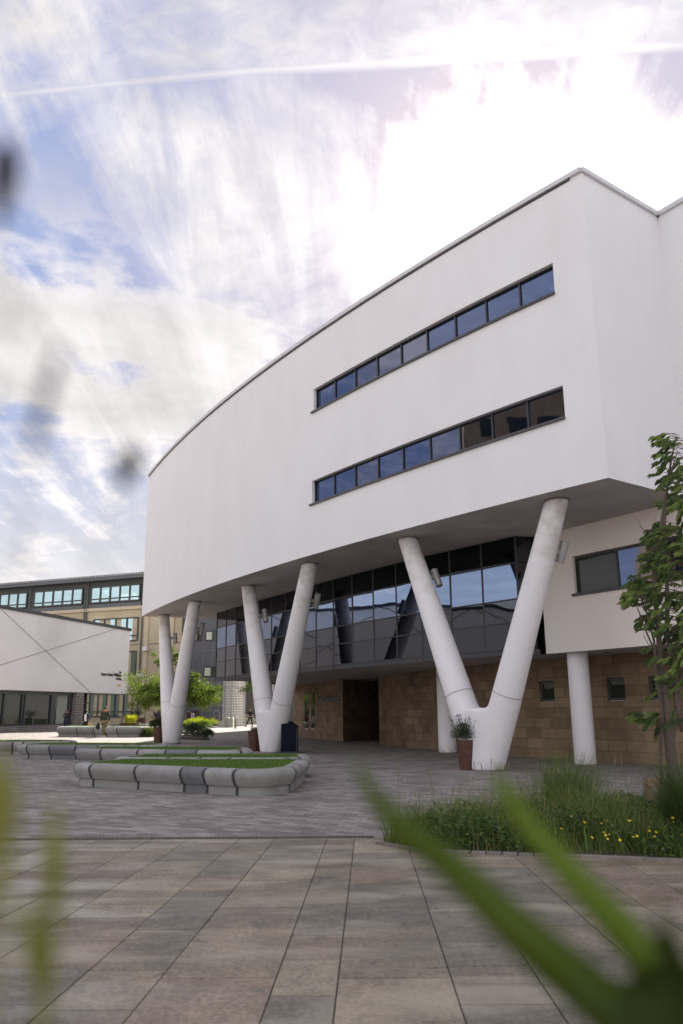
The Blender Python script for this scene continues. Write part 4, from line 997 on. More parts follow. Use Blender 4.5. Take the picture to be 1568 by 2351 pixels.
# navy bin behind the middle column
mat('navy_metal', (0.004, 0.006, 0.016), 0.8, var=0.1, spec=0.2)
p = gz(665, 1729); nb = root('storage_bin', (p.x, p.y, 0), 'dark navy box with a sloping top beside the middle V column', 'bin')
m_ = MB(); hw, hd = 0.29, 0.30
P_ = [(-hw, -hd, 0), (hw, -hd, 0), (hw, hd, 0), (-hw, hd, 0), (-hw, -hd, 1.02), (hw*0.2, -hd, 1.02), (hw, -hd, 0.92), (hw, hd, 0.92), (hw*0.2, hd, 1.10), (-hw, hd, 1.12)]
i = m_.add([(p.x+a, p.y+b, c_) for a, b, c_ in P_])
for q in ((0, 1, 6, 5, 4), (1, 2, 7, 6), (2, 3, 9, 8, 7), (3, 0, 4, 9), (4, 5, 8, 9), (5, 6, 7, 8)): m_.face([i+k for k in q])
m_.build('body', 'navy_metal', nb)
m_ = MB(); m_.box((p.x, p.y, 0.03), (hw+0.015, hd+0.015, 0.03)); m_.box((p.x + hw - 0.02, p.y - hd - 0.004, 0.48), (0.012, 0.006, 0.40)); m_.build('trim', 'dark_frame', nb)

# shrubs: many small separate bushes
def shrub(x, y, rx, ry, h, base, n, label, seed, group, L=0.07, name='shrub', z0=0.0):
    rs_ = random.Random(seed); r0_ = root(name, (x, y, z0), label, 'shrub', group); f = MB(); st_ = MB(); st_.c = (0.06, 0.04, 0.03)
    lob = [(rs_.uniform(-.6, .6)*rx, rs_.uniform(-.6, .6)*ry, rs_.uniform(.35, .75)*h, rs_.uniform(.3, .55)) for _ in range(7)]
    for lx, ly, lz, lr in lob: st_.tube([(x, y, z0), (x + lx*0.6, y + ly*0.6, z0 + lz*0.6), (x+lx, y+ly, z0 + lz)], [0.02, 0.012, 0.006], 5)
    for k in range(n):
        lx, ly, lz, lr = rs_.choice(lob); a = rs_.uniform(0, 6.283); el = rs_.uniform(-0.6, 1.57); q = rs_.uniform(.5, 1.05)
        dd = Vector((math.cos(a)*math.cos(el), math.sin(a)*math.cos(el), math.sin(el)))
        p = Vector((x + lx + dd.x*rx*lr*q, y + ly + dd.y*ry*lr*q, z0 + max(0.02, lz + dd.z*h*lr*0.8*q)))
        leaf_quad(f, p, dd + Vector((rs_.uniform(-.6, .6), rs_.uniform(-.6, .6), .3)), L*rs_.uniform(.7, 1.3), L*0.55, tones_of(base, rs_, .45), rs_)
    f.build('foliage', 'leaf', r0_); st_.build('stems', 'leaf_matt', r0_)
G1 = 'shrubs in the sunlit planting bed'
mat('bed_edge', (0.06, 0.045, 0.035), 0.8)
bp = [gz(405, 1697), gz(481, 1700), gz(470, 1684), gz(480, 1676), gz(487, 1668), gz(430, 1664), gz(400, 1668), gz(380, 1690)]
m_ = MB(); m_.prism([(q.x, q.y) for q in bp], 0.0, 0.10); tag(m_.build('bed_soil', 'soil'), kind='structure')
for k, (px, py, base, h, r_, lab) in enumerate((
    (424, 1692, (0.055, 0.085, 0.045), 0.80, 0.75, 'dark green shrub at the near left of the bed beside the far column'),
    (446, 1695, (0.045, 0.075, 0.045), 0.70, 0.70, 'dark shrub at the front middle of the sunlit bed'),
    (466, 1697, (0.065, 0.09, 0.05), 0.48, 0.60, 'low grey-green shrub at the front right corner of the bed'),
    (433, 1678, (0.34, 0.36, 0.03), 1.05, 1.5, 'tall yellow-green shrub at the back left of the bed'),
    (455, 1676, (0.28, 0.34, 0.03), 0.9, 1.3, 'yellow-green shrub in the middle of the back row'),
    (472, 1672, (0.38, 0.40, 0.03), 0.95, 1.4, 'bright yellow shrub at the back right end of the bed'),
    (441, 1684, (0.10, 0.14, 0.04), 0.85, 0.9, 'mid green shrub between the dark and yellow shrubs'),
    (460, 1684, (0.08, 0.12, 0.04), 0.75, 0.8, 'round green shrub beside the bed corner'))):
    p = gz(px, py); shrub(p.x, p.y, r_, r_, h, base, 1500, lab, 50+k, G1)
# grasses right of the sunlit planter, rust box with yellow grass, far pot
def tussock(name, x, y, z, r_, h, base, n, label, seed, lean=(0, 0), w=0.006, group=None, cat='grass clump', m='leaf_matt'):
    rs_ = random.Random(seed); f = MB()
    for k in range(n):
        a = rs_.uniform(0, 6.283); q = r_*math.sqrt(rs_.random())*0.7; hh = h*rs_.uniform(.55, 1.05); sp_k = rs_.uniform(.1, .75)*h*0.6
        grass_blade(f, Vector((x + math.cos(a)*q, y + math.sin(a)*q, z)), hh, Vector((math.cos(a)*sp_k + lean[0]*rs_.uniform(.4, 1.3), math.sin(a)*sp_k + lean[1], 0)), w, tones_of(base, rs_, .35), rs_.choice((4, 5)))
    o = f.build(name, m); 
    for v in o.data.vertices: v.co -= Vector((x, y, z))
    o.location = (x, y, z); return tag(o, label, cat, group)
G2 = 'ornamental grasses by the far planter'
for k, (px, py, h, lab) in enumerate(((318, 1692, .75, 'pale feathery grass at the right end of the sunlit planter'), (331, 1692, .72, 'green grass clump second from the sunlit planter'), (344, 1692, .70, 'grass clump just left of the pot with purple spikes'))):
    p = gz(px, py); tussock('ornamental_grass', p.x, p.y, 0, 0.5, h, (0.10, 0.12, 0.04), 700, lab, 80+k, group=G2, w=0.010)
p = atY(300, 1650, 67.3); p.z = 0; bx = root('rust_trough', (p.x, p.y, 0), 'low rust-brown trough planted with bright yellow-green grass', 'planter')
m_ = MB(); m_.box((p.x, p.y, 0.31), (0.78, 0.4, 0.31)); m_.build('trough', 'corten', bx)
tussock('yellow_grass', p.x, p.y, 0.60, 0.62, 0.72, (0.50, 0.50, 0.04), 1500, 'bright yellow-green grass growing in the low rust trough', 91, w=0.013)
p = atY(323, 1650, 73); p.z = 0; q0 = root('square_pot', (p.x, p.y, 0), 'dark brown square pot with leafy plant left of the far column', 'plant pot'); px0 = p.x
m_ = MB(); m_.box((px0, p.y, 0.50), (0.34, 0.34, 0.50)); m_.build('pot', 'corten', q0)
shrub(px0 - .35, p.y, 0.7, 0.5, 0.7, (0.05, 0.08, 0.03), 900, 'leafy dark plant growing in the square brown pot', 95, None, z0=0.95)

# tree with broad low crown behind the far column
attr_mat('bark', 0.9, 0.4, 14, bump=0.7, bscale=26)
def blob_tree(x, y, h, crown, base, n, label, seed, L=0.11, trunk=0.13, name='tree', group=None, m='leaf'):
    rs_ = random.Random(seed); r0_ = root(name, (x, y, 0), label, 'tree', group); t_ = MB(); f = MB(); t_.c = (0.10, 0.075, 0.055)
    t_.tube([(x, y, 0), (x+.04, y, h*.25), (x-.05, y, h*.5), (x+.03, y, h*.75)], [trunk, trunk*.8, trunk*.55, trunk*.25], 9)
    for cx_, cy_, cz, rx, rz, wt in crown:
        t_.tube([(x, y, min(cz*0.7, h*.6)), (x + cx_*.5, y + cy_*.5, cz*0.85), (x+cx_, y+cy_, cz)], [trunk*.45, trunk*.25, trunk*.08], 6)
        for tw_ in range(5): t_.tube([(x+cx_*.7, y+cy_*.7, cz*.95), (x+cx_+rs_.uniform(-rx, rx)*.8, y+cy_+rs_.uniform(-rx, rx)*.8, cz+rs_.uniform(-rz, rz)*.8)], [trunk*.12, trunk*.03], 4)
    tot = sum(c_[5] for c_ in crown)
    for cx_, cy_, cz, rx, rz, wt in crown:
        sub = [(rs_.gauss(0, .45)*rx, rs_.gauss(0, .45)*rx, rs_.gauss(0, .45)*rz, rs_.uniform(.22, .42)) for _ in range(int(26*wt/tot*len(crown)) + 6)]
        for k in range(int(n*wt/tot)):
            sx, sy, sz, sr = rs_.choice(sub); a = rs_.uniform(0, 6.283); el = math.asin(rs_.uniform(-1, 1)); q = rs_.uniform(.3, 1.0)
            p = Vector((x + cx_ + sx + math.cos(a)*math.cos(el)*rx*sr*q, y + cy_ + sy + math.sin(a)*math.cos(el)*rx*sr*q, cz + sz + math.sin(el)*rz*sr*1.2*q))
            leaf_quad(f, p, Vector((rs_.uniform(-1, 1), rs_.uniform(-1, 1), rs_.uniform(-1, .3))), L*rs_.uniform(.7, 1.3), L*0.5, tones_of(base, rs_, .4, .2), rs_)
    t_.build('trunk', 'bark', r0_); f.build('crown', m, r0_); return r0_
p = gz(395, 1684)
blob_tree(p.x, p.y, 5.2, [(-1.85, 0, 2.7, 1.7, 1.15, 4.2), (-0.6, 0.3, 3.1, 1.3, 1.2, 2.4), (1.7, 0.4, 2.65, 1.9, 1.0, 4.2), (0.7, -0.3, 3.6, 1.2, 1.1, 2.0), (-0.9, 0.2, 5.0, 0.85, .55, .8), (0.3, 0, 5.1, .75, .6, .9), (1.5, .2, 4.0, .4, .3, .15)], (0.13, 0.17, 0.03), 24000, 'broad low tree with sunlit yellow-green leaves behind the farthest V column', 7, L=0.13, name='tree')
p = atY(566, 1600, 104)
blob_tree(p.x+.6, p.y, 9.5, [(-1.2, 0, 6.5, 2.2, 2.0, 3), (1.5, 0, 6.0, 2.4, 2.2, 3), (0, 1, 8.5, 2.6, 2.0, 3)], (0.09, 0.14, 0.03), 5000, 'dark leafy tree in the gap beyond the glass-block tower', 8, L=0.3, trunk=.2)

# right-hand young tree, wind-blown
def wind_tree():
    B = gz(1543, 1898); B.z = 0.0; rs_ = random.Random(12); r0_ = root('tree', (B.x, B.y, 0), 'slender young tree with large drooping wind-blown leaves at the right edge', 'tree')
    Y = B.y; t_ = MB(); f = MB()
    def P(x, y, dy=0.0): return atY(x, y, Y + dy)
    t_.c = (0.12, 0.09, 0.068)
    stems = [[(1543, 1898), (1546, 1780), (1537, 1690), (1530, 1600), (1517, 1530), (1512, 1440), (1500, 1350), (1512, 1240), (1530, 1130), (1540, 1060), (1552, 1000)],
             [(1520, 1790), (1516, 1740), (1519, 1640), (1510, 1560), (1500, 1470), (1484, 1400), (1478, 1360)],
             [(1568, 1680), (1552, 1620), (1545, 1540), (1533, 1440), (1530, 1330), (1524, 1230), (1532, 1120), (1552, 1040)],
             [(1545, 1700), (1556, 1600), (1575, 1480), (1585, 1350), (1590, 1200), (1580, 1050)],
             [(1530, 1600), (1515, 1520), (1478, 1440), (1462, 1390), (1458, 1340)],
             [(1512, 1440), (1480, 1400), (1468, 1350), (1470, 1290), (1490, 1250)]]
    widths = [[.090, .078, .062, .05, .04, .034, .030, .026, .02, .014, .006], [.02, .022, .022, .02, .016, .01, .005], [.03, .03, .032, .03, .026, .022, .014, .006], [.03, .03, .026, .022, .016, .006], [.016, .014, .010, .006, .003], [.014, .012, .009, .006, .003]]
    for s_, w in zip(stems, widths):
        k0 = rs_.uniform(-.12, .12); pts = [P(x, y, k0*(i/len(s_))) + Vector((rs_.uniform(-.012, .012), 0, 0)) for i, (x, y) in enumerate(s_)]
        t_.tube(pts, w, 10)
    def leaf(p, d_, L, tone):
        d_ = d_.normalized(); droop = Vector((0, 0, -1)); side = d_.cross(Vector((rs_.uniform(-.5, .5), -1 + rs_.uniform(-.6, .6), .3))).normalized(); up_ = side.cross(d_); w = L*0.23; pr_ = []
        for k, ww in ((0, .05), (.2, .65), (.45, 1.0), (.7, .78), (.88, .35), (1.0, .0)):
            c_ = p + d_*L*k + droop*L*0.38*k*k; pr_.append((c_ - side*w*ww + up_*w*ww*.45, c_, c_ + side*w*ww + up_*w*ww*.45))
        for a, b in zip(pr_, pr_[1:]):
            i = f.add((a[0], a[1], b[1], b[0])); f.face((i, i+1, i+2, i+3), None, tone); i = f.add((a[1], a[2], b[2], b[1])); f.face((i, i+1, i+2, i+3), None, tone)
    # leafy twigs (x, y, reach in px) in image-read positions, spread in depth
    tw_ = []
    for (x, y, sx, sy, n_) in ((1545, 1010, 22, 30, 9), (1548, 1075, 28, 36, 12), (1556, 1140, 26, 26, 9), (1545, 1215, 34, 22, 10), (1500, 1225, 14, 12, 3), (1552, 1260, 42, 26, 14), (1520, 1275, 28, 18, 6), (1530, 1310, 34, 24, 9),
                               (1478, 1338, 26, 20, 9), (1466, 1372, 18, 26, 8), (1475, 1425, 16, 14, 3), (1535, 1365, 38, 30, 14), (1520, 1420, 24, 26, 8), (1560, 1440, 28, 30, 12), (1560, 1510, 24, 26, 9), (1505, 1500, 18, 14, 3), (1553, 1570, 22, 22, 6),
                               (1515, 1590, 10, 10, 1), (1600, 1300, 36, 90, 20), (1600, 1480, 30, 80, 14), (1590, 1120, 26, 60, 12), (1478, 1648, 24, 9, 4), (1502, 1650, 16, 12, 4), (1562, 1640, 16, 16, 3)):
        for k in range(int(n_*1.9)): tw_.append((x + rs_.uniform(-sx, sx), y + rs_.uniform(-sy, sy)))
    t_.c = (0.09, 0.055, 0.04)
    for (x, y) in tw_:
        dy = rs_.uniform(-.30, .30); p = P(x, y, dy); ang = rs_.uniform(.4, 1.2)
        dr = Vector((-rs_.uniform(.3, 1.0), rs_.uniform(-.5, .5), rs_.uniform(-.9, .15))).normalized(); tip = p + dr*rs_.uniform(.10, .18)
        root_p = p - dr*0.12 + Vector((.08, 0, -.10)); t_.tube([root_p, p, tip], [.005, .0035, .002], 4, caps=False)
        nl = rs_.randint(5, 8); bt_ = rs_.choice(((0.08, 0.125, 0.03), (0.11, 0.16, 0.04), (0.055, 0.09, 0.025), (0.18, 0.24, 0.06)))
        for j in range(nl):
            q = p.lerp(tip, j/(nl-1.0)); d_ = dr*0.6 + Vector((-.65 + rs_.uniform(-.45, .35), rs_.uniform(-.6, .6), rs_.uniform(-.60, .35)))
            leaf(q, d_, rs_.uniform(.065, .115), tones_of(bt_, rs_, .25, .12))
    for k in range(26):                                   # bare drooping twigs
        x, y = rs_.uniform(1465, 1560), rs_.uniform(1180, 1500); p = P(x + 22, y + 30, rs_.uniform(-.2, .2)); pts = [p]
        for j in range(5): pts.append(pts[-1] + Vector((rs_.uniform(-.07, .02), 0, rs_.uniform(-.02, .11))))
        t_.tube(pts, [.006, .005, .004, .003, .002, .0015], 4, caps=False)
    t_.build('trunk', 'bark', r0_); f.build('crown', 'leaf', r0_)
    mat('stake_wood', (0.27, 0.18, 0.11), 0.85, var=0.3, vscale=8, stretch=(1, 1, .2))
    sf = root('tree_stake', (B.x - .3, B.y, 0), 'weathered timber stake frame at the foot of the young tree', 'tree stake')
    a = P(1497, 1905, .12); m_ = MB(); m_.box((a.x, a.y, .29), (.042, .042, .29)); m_.build('post', 'stake_wood', sf)
    m_ = MB(); m_.box((a.x + .9, a.y, .29), (.042, .042, .29)); m_.build('post', 'stake_wood', sf)
    m_ = MB(); m_.box((a.x + .47, a.y - .056, .525), (.50, .013, .05)); m_.build('rail', 'stake_wood', sf)
    m_ = MB(); m_.tube([(B.x + math.cos(k*.5236)*.088 + .005, B.y + math.sin(k*.5236)*.088, .53) for k in range(13)], .012, 6, caps=False); m_.build('tie', 'dark_frame', sf)
wind_tree()

# ------------------------------------------------------------------ grass bed on the right
BEDP = [(0.42, 9.55), (0.75, 9.05), (1.3, 8.80), (2.2, 8.55), (3.4, 8.15), (5.2, 7.9), (7.5, 7.6), (7.5, 12.6), (4.8, 12.4), (3.0, 11.9), (1.6, 11.2), (0.7, 10.3)]
def inside(poly, x, y):
    ins = False
    for k in range(len(poly)):
        a, b = poly[k-1], poly[k]
        if (a[1] > y) != (b[1] > y) and x < (b[0]-a[0])*(y-a[1])/(b[1]-a[1]) + a[0]: ins = not ins
    return ins
m_ = MB(); 
m_.poly([(x, y, gh(x, y) + .022) for x, y in BEDP]); tag(m_.build('bed_soil', 'soil'), kind='structure')
attr_mat('sett', 0.85, 0.35, 9, bump=.5, bscale=30)
m_ = MB(); rs_ = random.Random(4)
for (a, b) in zip(BEDP[:7], BEDP[1:7]):
    a, b = Vector(a), Vector(b); L = (b-a).length; n_ = int(L/.14); d_ = (b-a).normalized()
    for k in range(n_):
        c_ = a.lerp(b, (k+.5)/n_) + Vector((d_.y, -d_.x))*.04; q = rs_.uniform(.75, 1.15); m_.c = (.26*q, .22*q, .19*q)
        m_.box((c_.x, c_.y, gh(c_.x, c_.y) + .018), (.0697, .05, .018), (Vector((d_.x, d_.y, 0)), Vector((-d_.y, d_.x, 0)), Z3))
tag(m_.build('kerb_setts', 'sett'), kind='structure')
rs_ = random.Random(21); f = MB(); nblade = 0
while nblade < 20000:
    x, y = rs_.uniform(.4, 6.2), rs_.uniform(7.6, 12.6)
    if not inside(BEDP, x, y): continue
    fe = min(1, max(0.0, (y - (8.75 - .2*x))/1.3)); tl = .55 + .45*math.sin(x*2.1 + y*1.3)*math.sin(x*.9 - y*1.7); 
    h = rs_.uniform(.20, .62)*(.78 + .4*tl) * (1.0 if rs_.random() > .06 else 1.35)
    h *= .42 + .90*fe
    if fe < .45 and rs_.random() < .6: continue
    if x < 2.6: h *= .74
    if 3.3 < x < 4.5 and y > 8.8: h *= .55
    base = rs_.choice(((.12, .18, .04), (.16, .22, .05), (.09, .14, .035), (.21, .25, .075), (.25, .23, .11)))
    a = rs_.uniform(0, 6.283); q = h*rs_.uniform(.25, 1.15)
    grass_blade(f, Vector((x, y, gh(x, y) + .02)), h, Vector((math.cos(a)*q - .05, math.sin(a)*q, 0)), rs_.uniform(.0024, .0062), tones_of(base, rs_, .35), 4); nblade += 1
tag(f.build('grass', 'leaf_matt', None), kind='stuff')
f = MB(); k = 0
while k < 21000:                                          # low broad-leaved ground cover between the blades
    x, y = rs_.uniform(.4, 6.2), rs_.uniform(7.6, 12.0)
    if not inside(BEDP, x, y) or math.sin(x*3.1)*math.cos(y*2.3 + x) < -.35: continue
    z = gh(x, y) + .02 + rs_.uniform(.0, .34)*(.45 + .55*math.sin(x*2.7 + 1.0)**2)*min(1, .35 + max(0, y - (8.6 - .2*x))); a = rs_.uniform(0, 6.283); base = rs_.choice(((.04, .075, .025), (.06, .11, .03), (.10, .16, .04), (.13, .19, .05)))
    leaf_quad(f, Vector((x, y, z)), Vector((math.cos(a), math.sin(a), rs_.uniform(-.2, .6))), rs_.uniform(.03, .065), rs_.uniform(.025, .05), tones_of(base, rs_), rs_); k += 1
tag(f.build('ground_cover', 'leaf', None), kind='stuff')
f = MB()                                                  # seed stalks standing above the grass
for k in range(130):
    x, y = rs_.uniform(.6, 5.4), rs_.uniform(8.2, 12.2)
    if not inside(BEDP, x, y): continue
    h = rs_.uniform(.45, .8); le = rs_.uniform(-.14, .12); p0 = Vector((x, y, 0)); p1 = p0 + Vector((le, 0, h)); f.c = (.20, .20, .09); f.tube([p0, p0.lerp(p1, .5) + Vector((-le*.1, 0, 0)), p1], .0014, 3, caps=False)
    dn = Vector((le*1.4, 0, h)).normalized(); f.c = (.28, .26, .14); f.tube([p1, p1 + dn*.04, p1 + dn*.09], [.003, .006, .001], 4)
tag(f.build('seed_stalks', 'leaf_matt', None), kind='stuff')
p = gz(1312, 1890); tussock('grass_tussock', p.x, p.y, .02, .46, .98, (.11, .16, .045), 1100, 'tall dark grass tussock rising in the middle of the grass bed', 61, lean=(.16, 0), w=.0035)
p = gz(1608, 1950); tussock('grass_tussock', p.x, p.y, .03, .42, .98, (.065, .105, .035), 1500, 'big dark green arching tussock at the right edge below the tree', 62, lean=(-.10, 0), w=.0045)
# buttercups
attr_mat('petal', 0.5, 0.05, 4, trans=.3)
bc = MB(); bc.c = (.08, .13, .03); bc.tube([(0, 0, 0), (.01, 0, .15), (0, 0, .30)], .0016, 4, caps=False); bc.c = (.85, .62, .02)
for k in range(5):
    a = k*1.2566; d_ = Vector((math.cos(a), math.sin(a), .55)).normalized(); sd_ = Vector((-math.sin(a), math.cos(a), 0)); i = bc.add([(0, 0, .30), Vector((0, 0, .30)) + d_*.010 + sd_*.009, Vector((0, 0, .30)) + d_*.020, Vector((0, 0, .30)) + d_*.010 - sd_*.009]); bc.face((i, i+1, i+2, i+3))
GB = 'buttercups in the grass bed'
b0 = bc.build('buttercup', 'petal'); tag(b0, 'small yellow buttercup among the green leaves of the grass bed', 'flower', GB)
spots = []
while len(spots) < 48:
    x, y = (rs_.gauss(3.3, .8), rs_.gauss(8.6, .38)) if rs_.random() < .7 else (rs_.uniform(1.3, 5), rs_.uniform(8.2, 10))
    if inside(BEDP, x, y) and y > 7.98: spots.append((x, y))
for k, (x, y) in enumerate(spots):
    o = b0 if k == 0 else b0.copy()
    if k: COL.objects.link(o)
    sc_ = rs_.uniform(.75, 1.15); o.location = (x, y, gh(x, y) - rs_.uniform(0, .10) + .06); o.rotation_euler = (rs_.uniform(.1, .8), rs_.uniform(-.3, .3), rs_.uniform(-.5, .5)); o.scale = (sc_,)*3

# ------------------------------------------------------------------ foreground grass close to the lens
def ribbon(name, pts, ws, tone, label, cat='grass blade', keel=.25, group=None):
    """pts: world points; blade with a keel, tapering, thick in cross-section"""
    mb = MB(); rings = []
    for k, p in enumerate(pts):
        d_ = (pts[min(k+1, len(pts)-1)] - pts[max(k-1, 0)]).normalized(); v_ = (p - EYE).normalized(); s_ = d_.cross(v_).normalized(); n_ = s_.cross(d_); w = ws[k]
        rings.append(mb.add([p - s_*w, p + n_*w*keel, p + s_*w, p + n_*(w*keel + .0008)]))
    mb.c = tone
    for a, b in zip(rings, rings[1:]):
        for j in range(4): j2 = (j+1) % 4; mb.face((a+j, a+j2, b+j2, b+j))
    o = mb.build(name, 'leaf', smooth=True); return tag(o, label, cat, group)
def at(x, y, dist): d_ = ray(x, y); return EYE + d_.normalized()*dist
def spline(pts, ws, n=6):
    P_, W_ = [], []
    for i in range(len(pts)-1):
        p0, p1, p2, p3 = pts[max(i-1, 0)], pts[i], pts[i+1], pts[min(i+2, len(pts)-1)]
        for k in range(n):
            t = k/n; P_.append(.5*((2*p1) + (p2-p0)*t + (2*p0-5*p1+4*p2-p3)*t*t + (3*p1-p0-3*p2+p3)*t**3)); W_.append(ws[i] + (ws[i+1]-ws[i])*t)
    return P_ + [pts[-1]], W_ + [ws[-1]]
GBl = 'blurred grass blades close to the camera'
pa = [at(815, 1755, .33), at(900, 1880, .33), at(1030, 1985, .335), at(1180, 2125, .34), at(1330, 2255, .35), at(1500, 2400, .36), at(1700, 2620, .38), Vector((.36, .42, .75)), Vector((.42, .50, .17))]
ribbon('reed_leaf', *spline(pa, [.0014, .0042, .0062, .0078, .0092, .0105, .0105, .010, .007]), (.11, .175, .012), 'large out-of-focus green blade sweeping from centre to the bottom right corner', group=GBl)
pb = [at(1128, 1765, .36), at(1210, 1890, .36), at(1330, 2025, .36), at(1450, 2160, .365), at(1590, 2330, .375), at(1760, 2560, .40), Vector((.42, .46, .75)), Vector((.46, .55, .17))]
ribbon('reed_leaf', *spline(pb, [.0014, .0044, .0060, .0072, .0082, .009, .009, .007]), (.19, .29, .025), 'second blurred blade, lighter green, upper of the two on the right', group=GBl)
pd = [at(1290, 2255, .30), at(1390, 2330, .30), at(1500, 2430, .32), at(1640, 2600, .35), Vector((.33, .40, .75)), Vector((.40, .48, .17))]
ribbon('reed_leaf', *spline(pd, [.001, .004, .007, .008, .008, .006]), (.06, .10, .012), 'dark blurred blade filling the bottom edge right of centre', group=GBl)
pe = [at(1500, 2060, .30), at(1550, 2180, .31), at(1600, 2300, .33), at(1680, 2500, .36), Vector((.40, .44, .75)), Vector((.44, .52, .17))]
ribbon('reed_leaf', *spline(pe, [.0008, .0022, .0035, .005, .006, .005]), (.06, .095, .014), 'dark blurred blade cut by the right edge near the bottom corner', group=GBl)
# left: pale thin stalks with seed heads, out of focus
GSt = 'blurred thin grass stalks close to the camera'
def stalk(pts, tone, label, heads, r0=.0009, hr=.0028):
    mb = MB(); mb.c = tone; P_, _ = spline(pts, [1]*len(pts)); mb.tube(P_, [r0*(.5 + k/len(P_)) for k in range(len(P_))], 5)
    for t0, t1, r_ in heads:
        a, b = int(t0*(len(P_)-1)), int(t1*(len(P_)-1)); q = P_[a:b+1]; mb.tube(q, [r_*math.sin(math.pi*(k+.35)/(len(q)+.2)) + .0004 for k in range(len(q))], 7)
    o = mb.build('grass_stalk', 'leaf'); tag(o, label, 'grass stalk', GSt)
stalk([at(128, 1830, .30), at(118, 1960, .30), at(102, 2110, .30), at(80, 2400, .30), Vector((-.16, .32, .7)), Vector((-.17, .33, .17))], (.30, .30, .05), 'pale yellow-green blurred stalk rising at the lower left', [(0, .38, .0022)])
stalk([at(62, 2060, .29), at(76, 2160, .29), at(90, 2280, .29), at(100, 2400, .29), Vector((-.14, .32, .7)), Vector((-.15, .33, .17))], (.26, .27, .04), 'second yellow-green blurred stalk, shorter, at the lower left', [(0, .42, .0028)])
stalk([at(-12, 1720, .26), at(-16, 1850, .26), at(-26, 2100, .26), at(-40, 2400, .26), Vector((-.16, .28, .6)), Vector((-.18, .3, .17))], (.34, .33, .06), 'blurred yellow stalk half cut off by the left edge', [(0, .3, .004)])
stalk([at(16, 320, .27), at(10, 400, .27), at(-14, 620, .27), at(-80, 1200, .27), Vector((-.22, .26, .9)), Vector((-.24, .28, .17))], (.045, .04, .045), 'dark blurred seed head against the sky at the upper left edge', [(0, .34, .0036)], r0=.0003)
stalk([at(312, 1020, .27), at(290, 1080, .27), at(250, 1190, .27), at(130, 1500, .27), at(-10, 2000, .27), Vector((-.20, .30, .7)), Vector((-.22, .32, .17))], (.05, .045, .05), 'dark blurred seed head against the sky left of the white building', [(0, .26, .0031)], r0=.00025)
stalk([at(140, 780, .22), at(108, 900, .22), at(70, 1060, .22), at(30, 1300, .22), at(-60, 1900, .23), Vector((-.18, .22, .7)), Vector((-.20, .24, .17))], (.12, .12, .15), 'faint blurred seed head in the middle left of the sky', [(0, .36, .0013)], r0=.0002)

# ------------------------------------------------------------------ bollards, stone seats, hoops, sign
mat('bollard_steel', (0.30, 0.27, 0.24), 0.4, metal=.6)
def bollard(px, py, h, r_, label):
    p = gz(px, py); m_ = MB(); b_ = root('bollard', (p.x, p.y, 0), label, 'bollard', 'steel bollards')
    m_.lathe([(r_, 0), (r_, h*.86)], (p.x, p.y, 0), 14, cap=False); m_.build('post', 'bollard_steel', b_, smooth='auto'); m_ = MB(); m_.lathe([(r_*1.0, h*.86), (r_*1.1, h*.88), (r_*1.1, h*.985), (r_*.9, h), (0, h)], (p.x, p.y, 0), 14, cap=False); m_.build('cap', 'lamp_body', b_, smooth='auto')
bollard(540.5, 1673, 1.0, .085, 'steel bollard on the path in front of the glass-block tower')
bollard(564, 1660, 1.05, .07, 'thin steel bollard nearest the glass-block tower on its right'); bollard(556.5, 1659, 1.05, .07, 'thin steel bollard against the right edge of the glass-block tower')
bollard(279, 1667, 1.25, .13, 'short brown bollard beside the yellow grass trough')
mat('pale_stone', (0.42, 0.41, 0.33), 0.85, var=.12, vscale=2)
GS = 'rounded stone seat blocks by the tower'
for k, (x0, x1, yb, yt, lab) in enumerate(((501, 515, 1664, 1650, 'low leftmost seat block behind the yellow shrubs'), (513, 519.5, 1668, 1646, 'narrow upright stone seat block, second from the left'), (518.5, 525, 1668, 1646, 'upright stone seat block, third from the left'), (525.5, 534.5, 1667.5, 1646, 'wide rightmost stone seat block beside the bollard'))):
    Ys = 79.5 if k else 81.0; a, b = atY(x0, yb, Ys), atY(x1, yb, Ys); w = (b.x-a.x)/2; h = (yb-yt)*Ys/1906.0; c_ = (a+b)/2; c_.z = 0; st_ = MB(); n_ = 10; prof = [(-w, 0)] ; r_ = min(.35, w*.6)
    prof += [(-w + r_ - r_*math.cos(i*math.pi/2/6), h - r_ + r_*math.sin(i*math.pi/2/6)) for i in range(7)] + [(w - r_ + r_*math.sin(i*math.pi/2/6), h - r_ + r_*math.cos(i*math.pi/2/6)) for i in range(7)] + [(w, 0)]
    i0 = st_.add([(c_.x + u_, c_.y, z) for u_, z in prof]); i1 = st_.add([(c_.x + u_, c_.y + 0.9, z) for u_, z in prof]); m = len(prof); st_.face([i0+q for q in range(m)]); st_.face([i1+q for q in range(m)][::-1])
    for q in range(m): q2 = (q+1) % m; st_.face((i0+q, i1+q, i1+q2, i0+q2))
    o = st_.build('seat_block', 'pale_stone'); tag(o, lab, 'stone seat', GS)
def hoop(px, py, h, label):
    p = atY(px, py, 84.5); p.z = 0; m_ = MB(); w = .28; pts = [(p.x - w, p.y, 0), (p.x - w, p.y, h - w)] + [(p.x - w*math.cos(a*math.pi/8), p.y, h - w + w*math.sin(a*math.pi/8)) for a in range(1, 8)] + [(p.x + w, p.y, h - w), (p.x + w, p.y, 0)]
    m_.tube(pts, .04, 8); tag(m_.build('cycle_hoop', 'bollard_steel'), label, 'cycle hoop', 'grey hoops by the dark building')
hoop(432, 1660, 1.5, 'grey hoop stand at the left, near the red sign'); hoop(497, 1660, 1.6, 'grey hoop stand at the right, behind the seat blocks')
mat('red_sign', (0.055, 0.010, 0.010), 0.6); mat('sign_white', (0.75, 0.72, 0.70), 0.6)
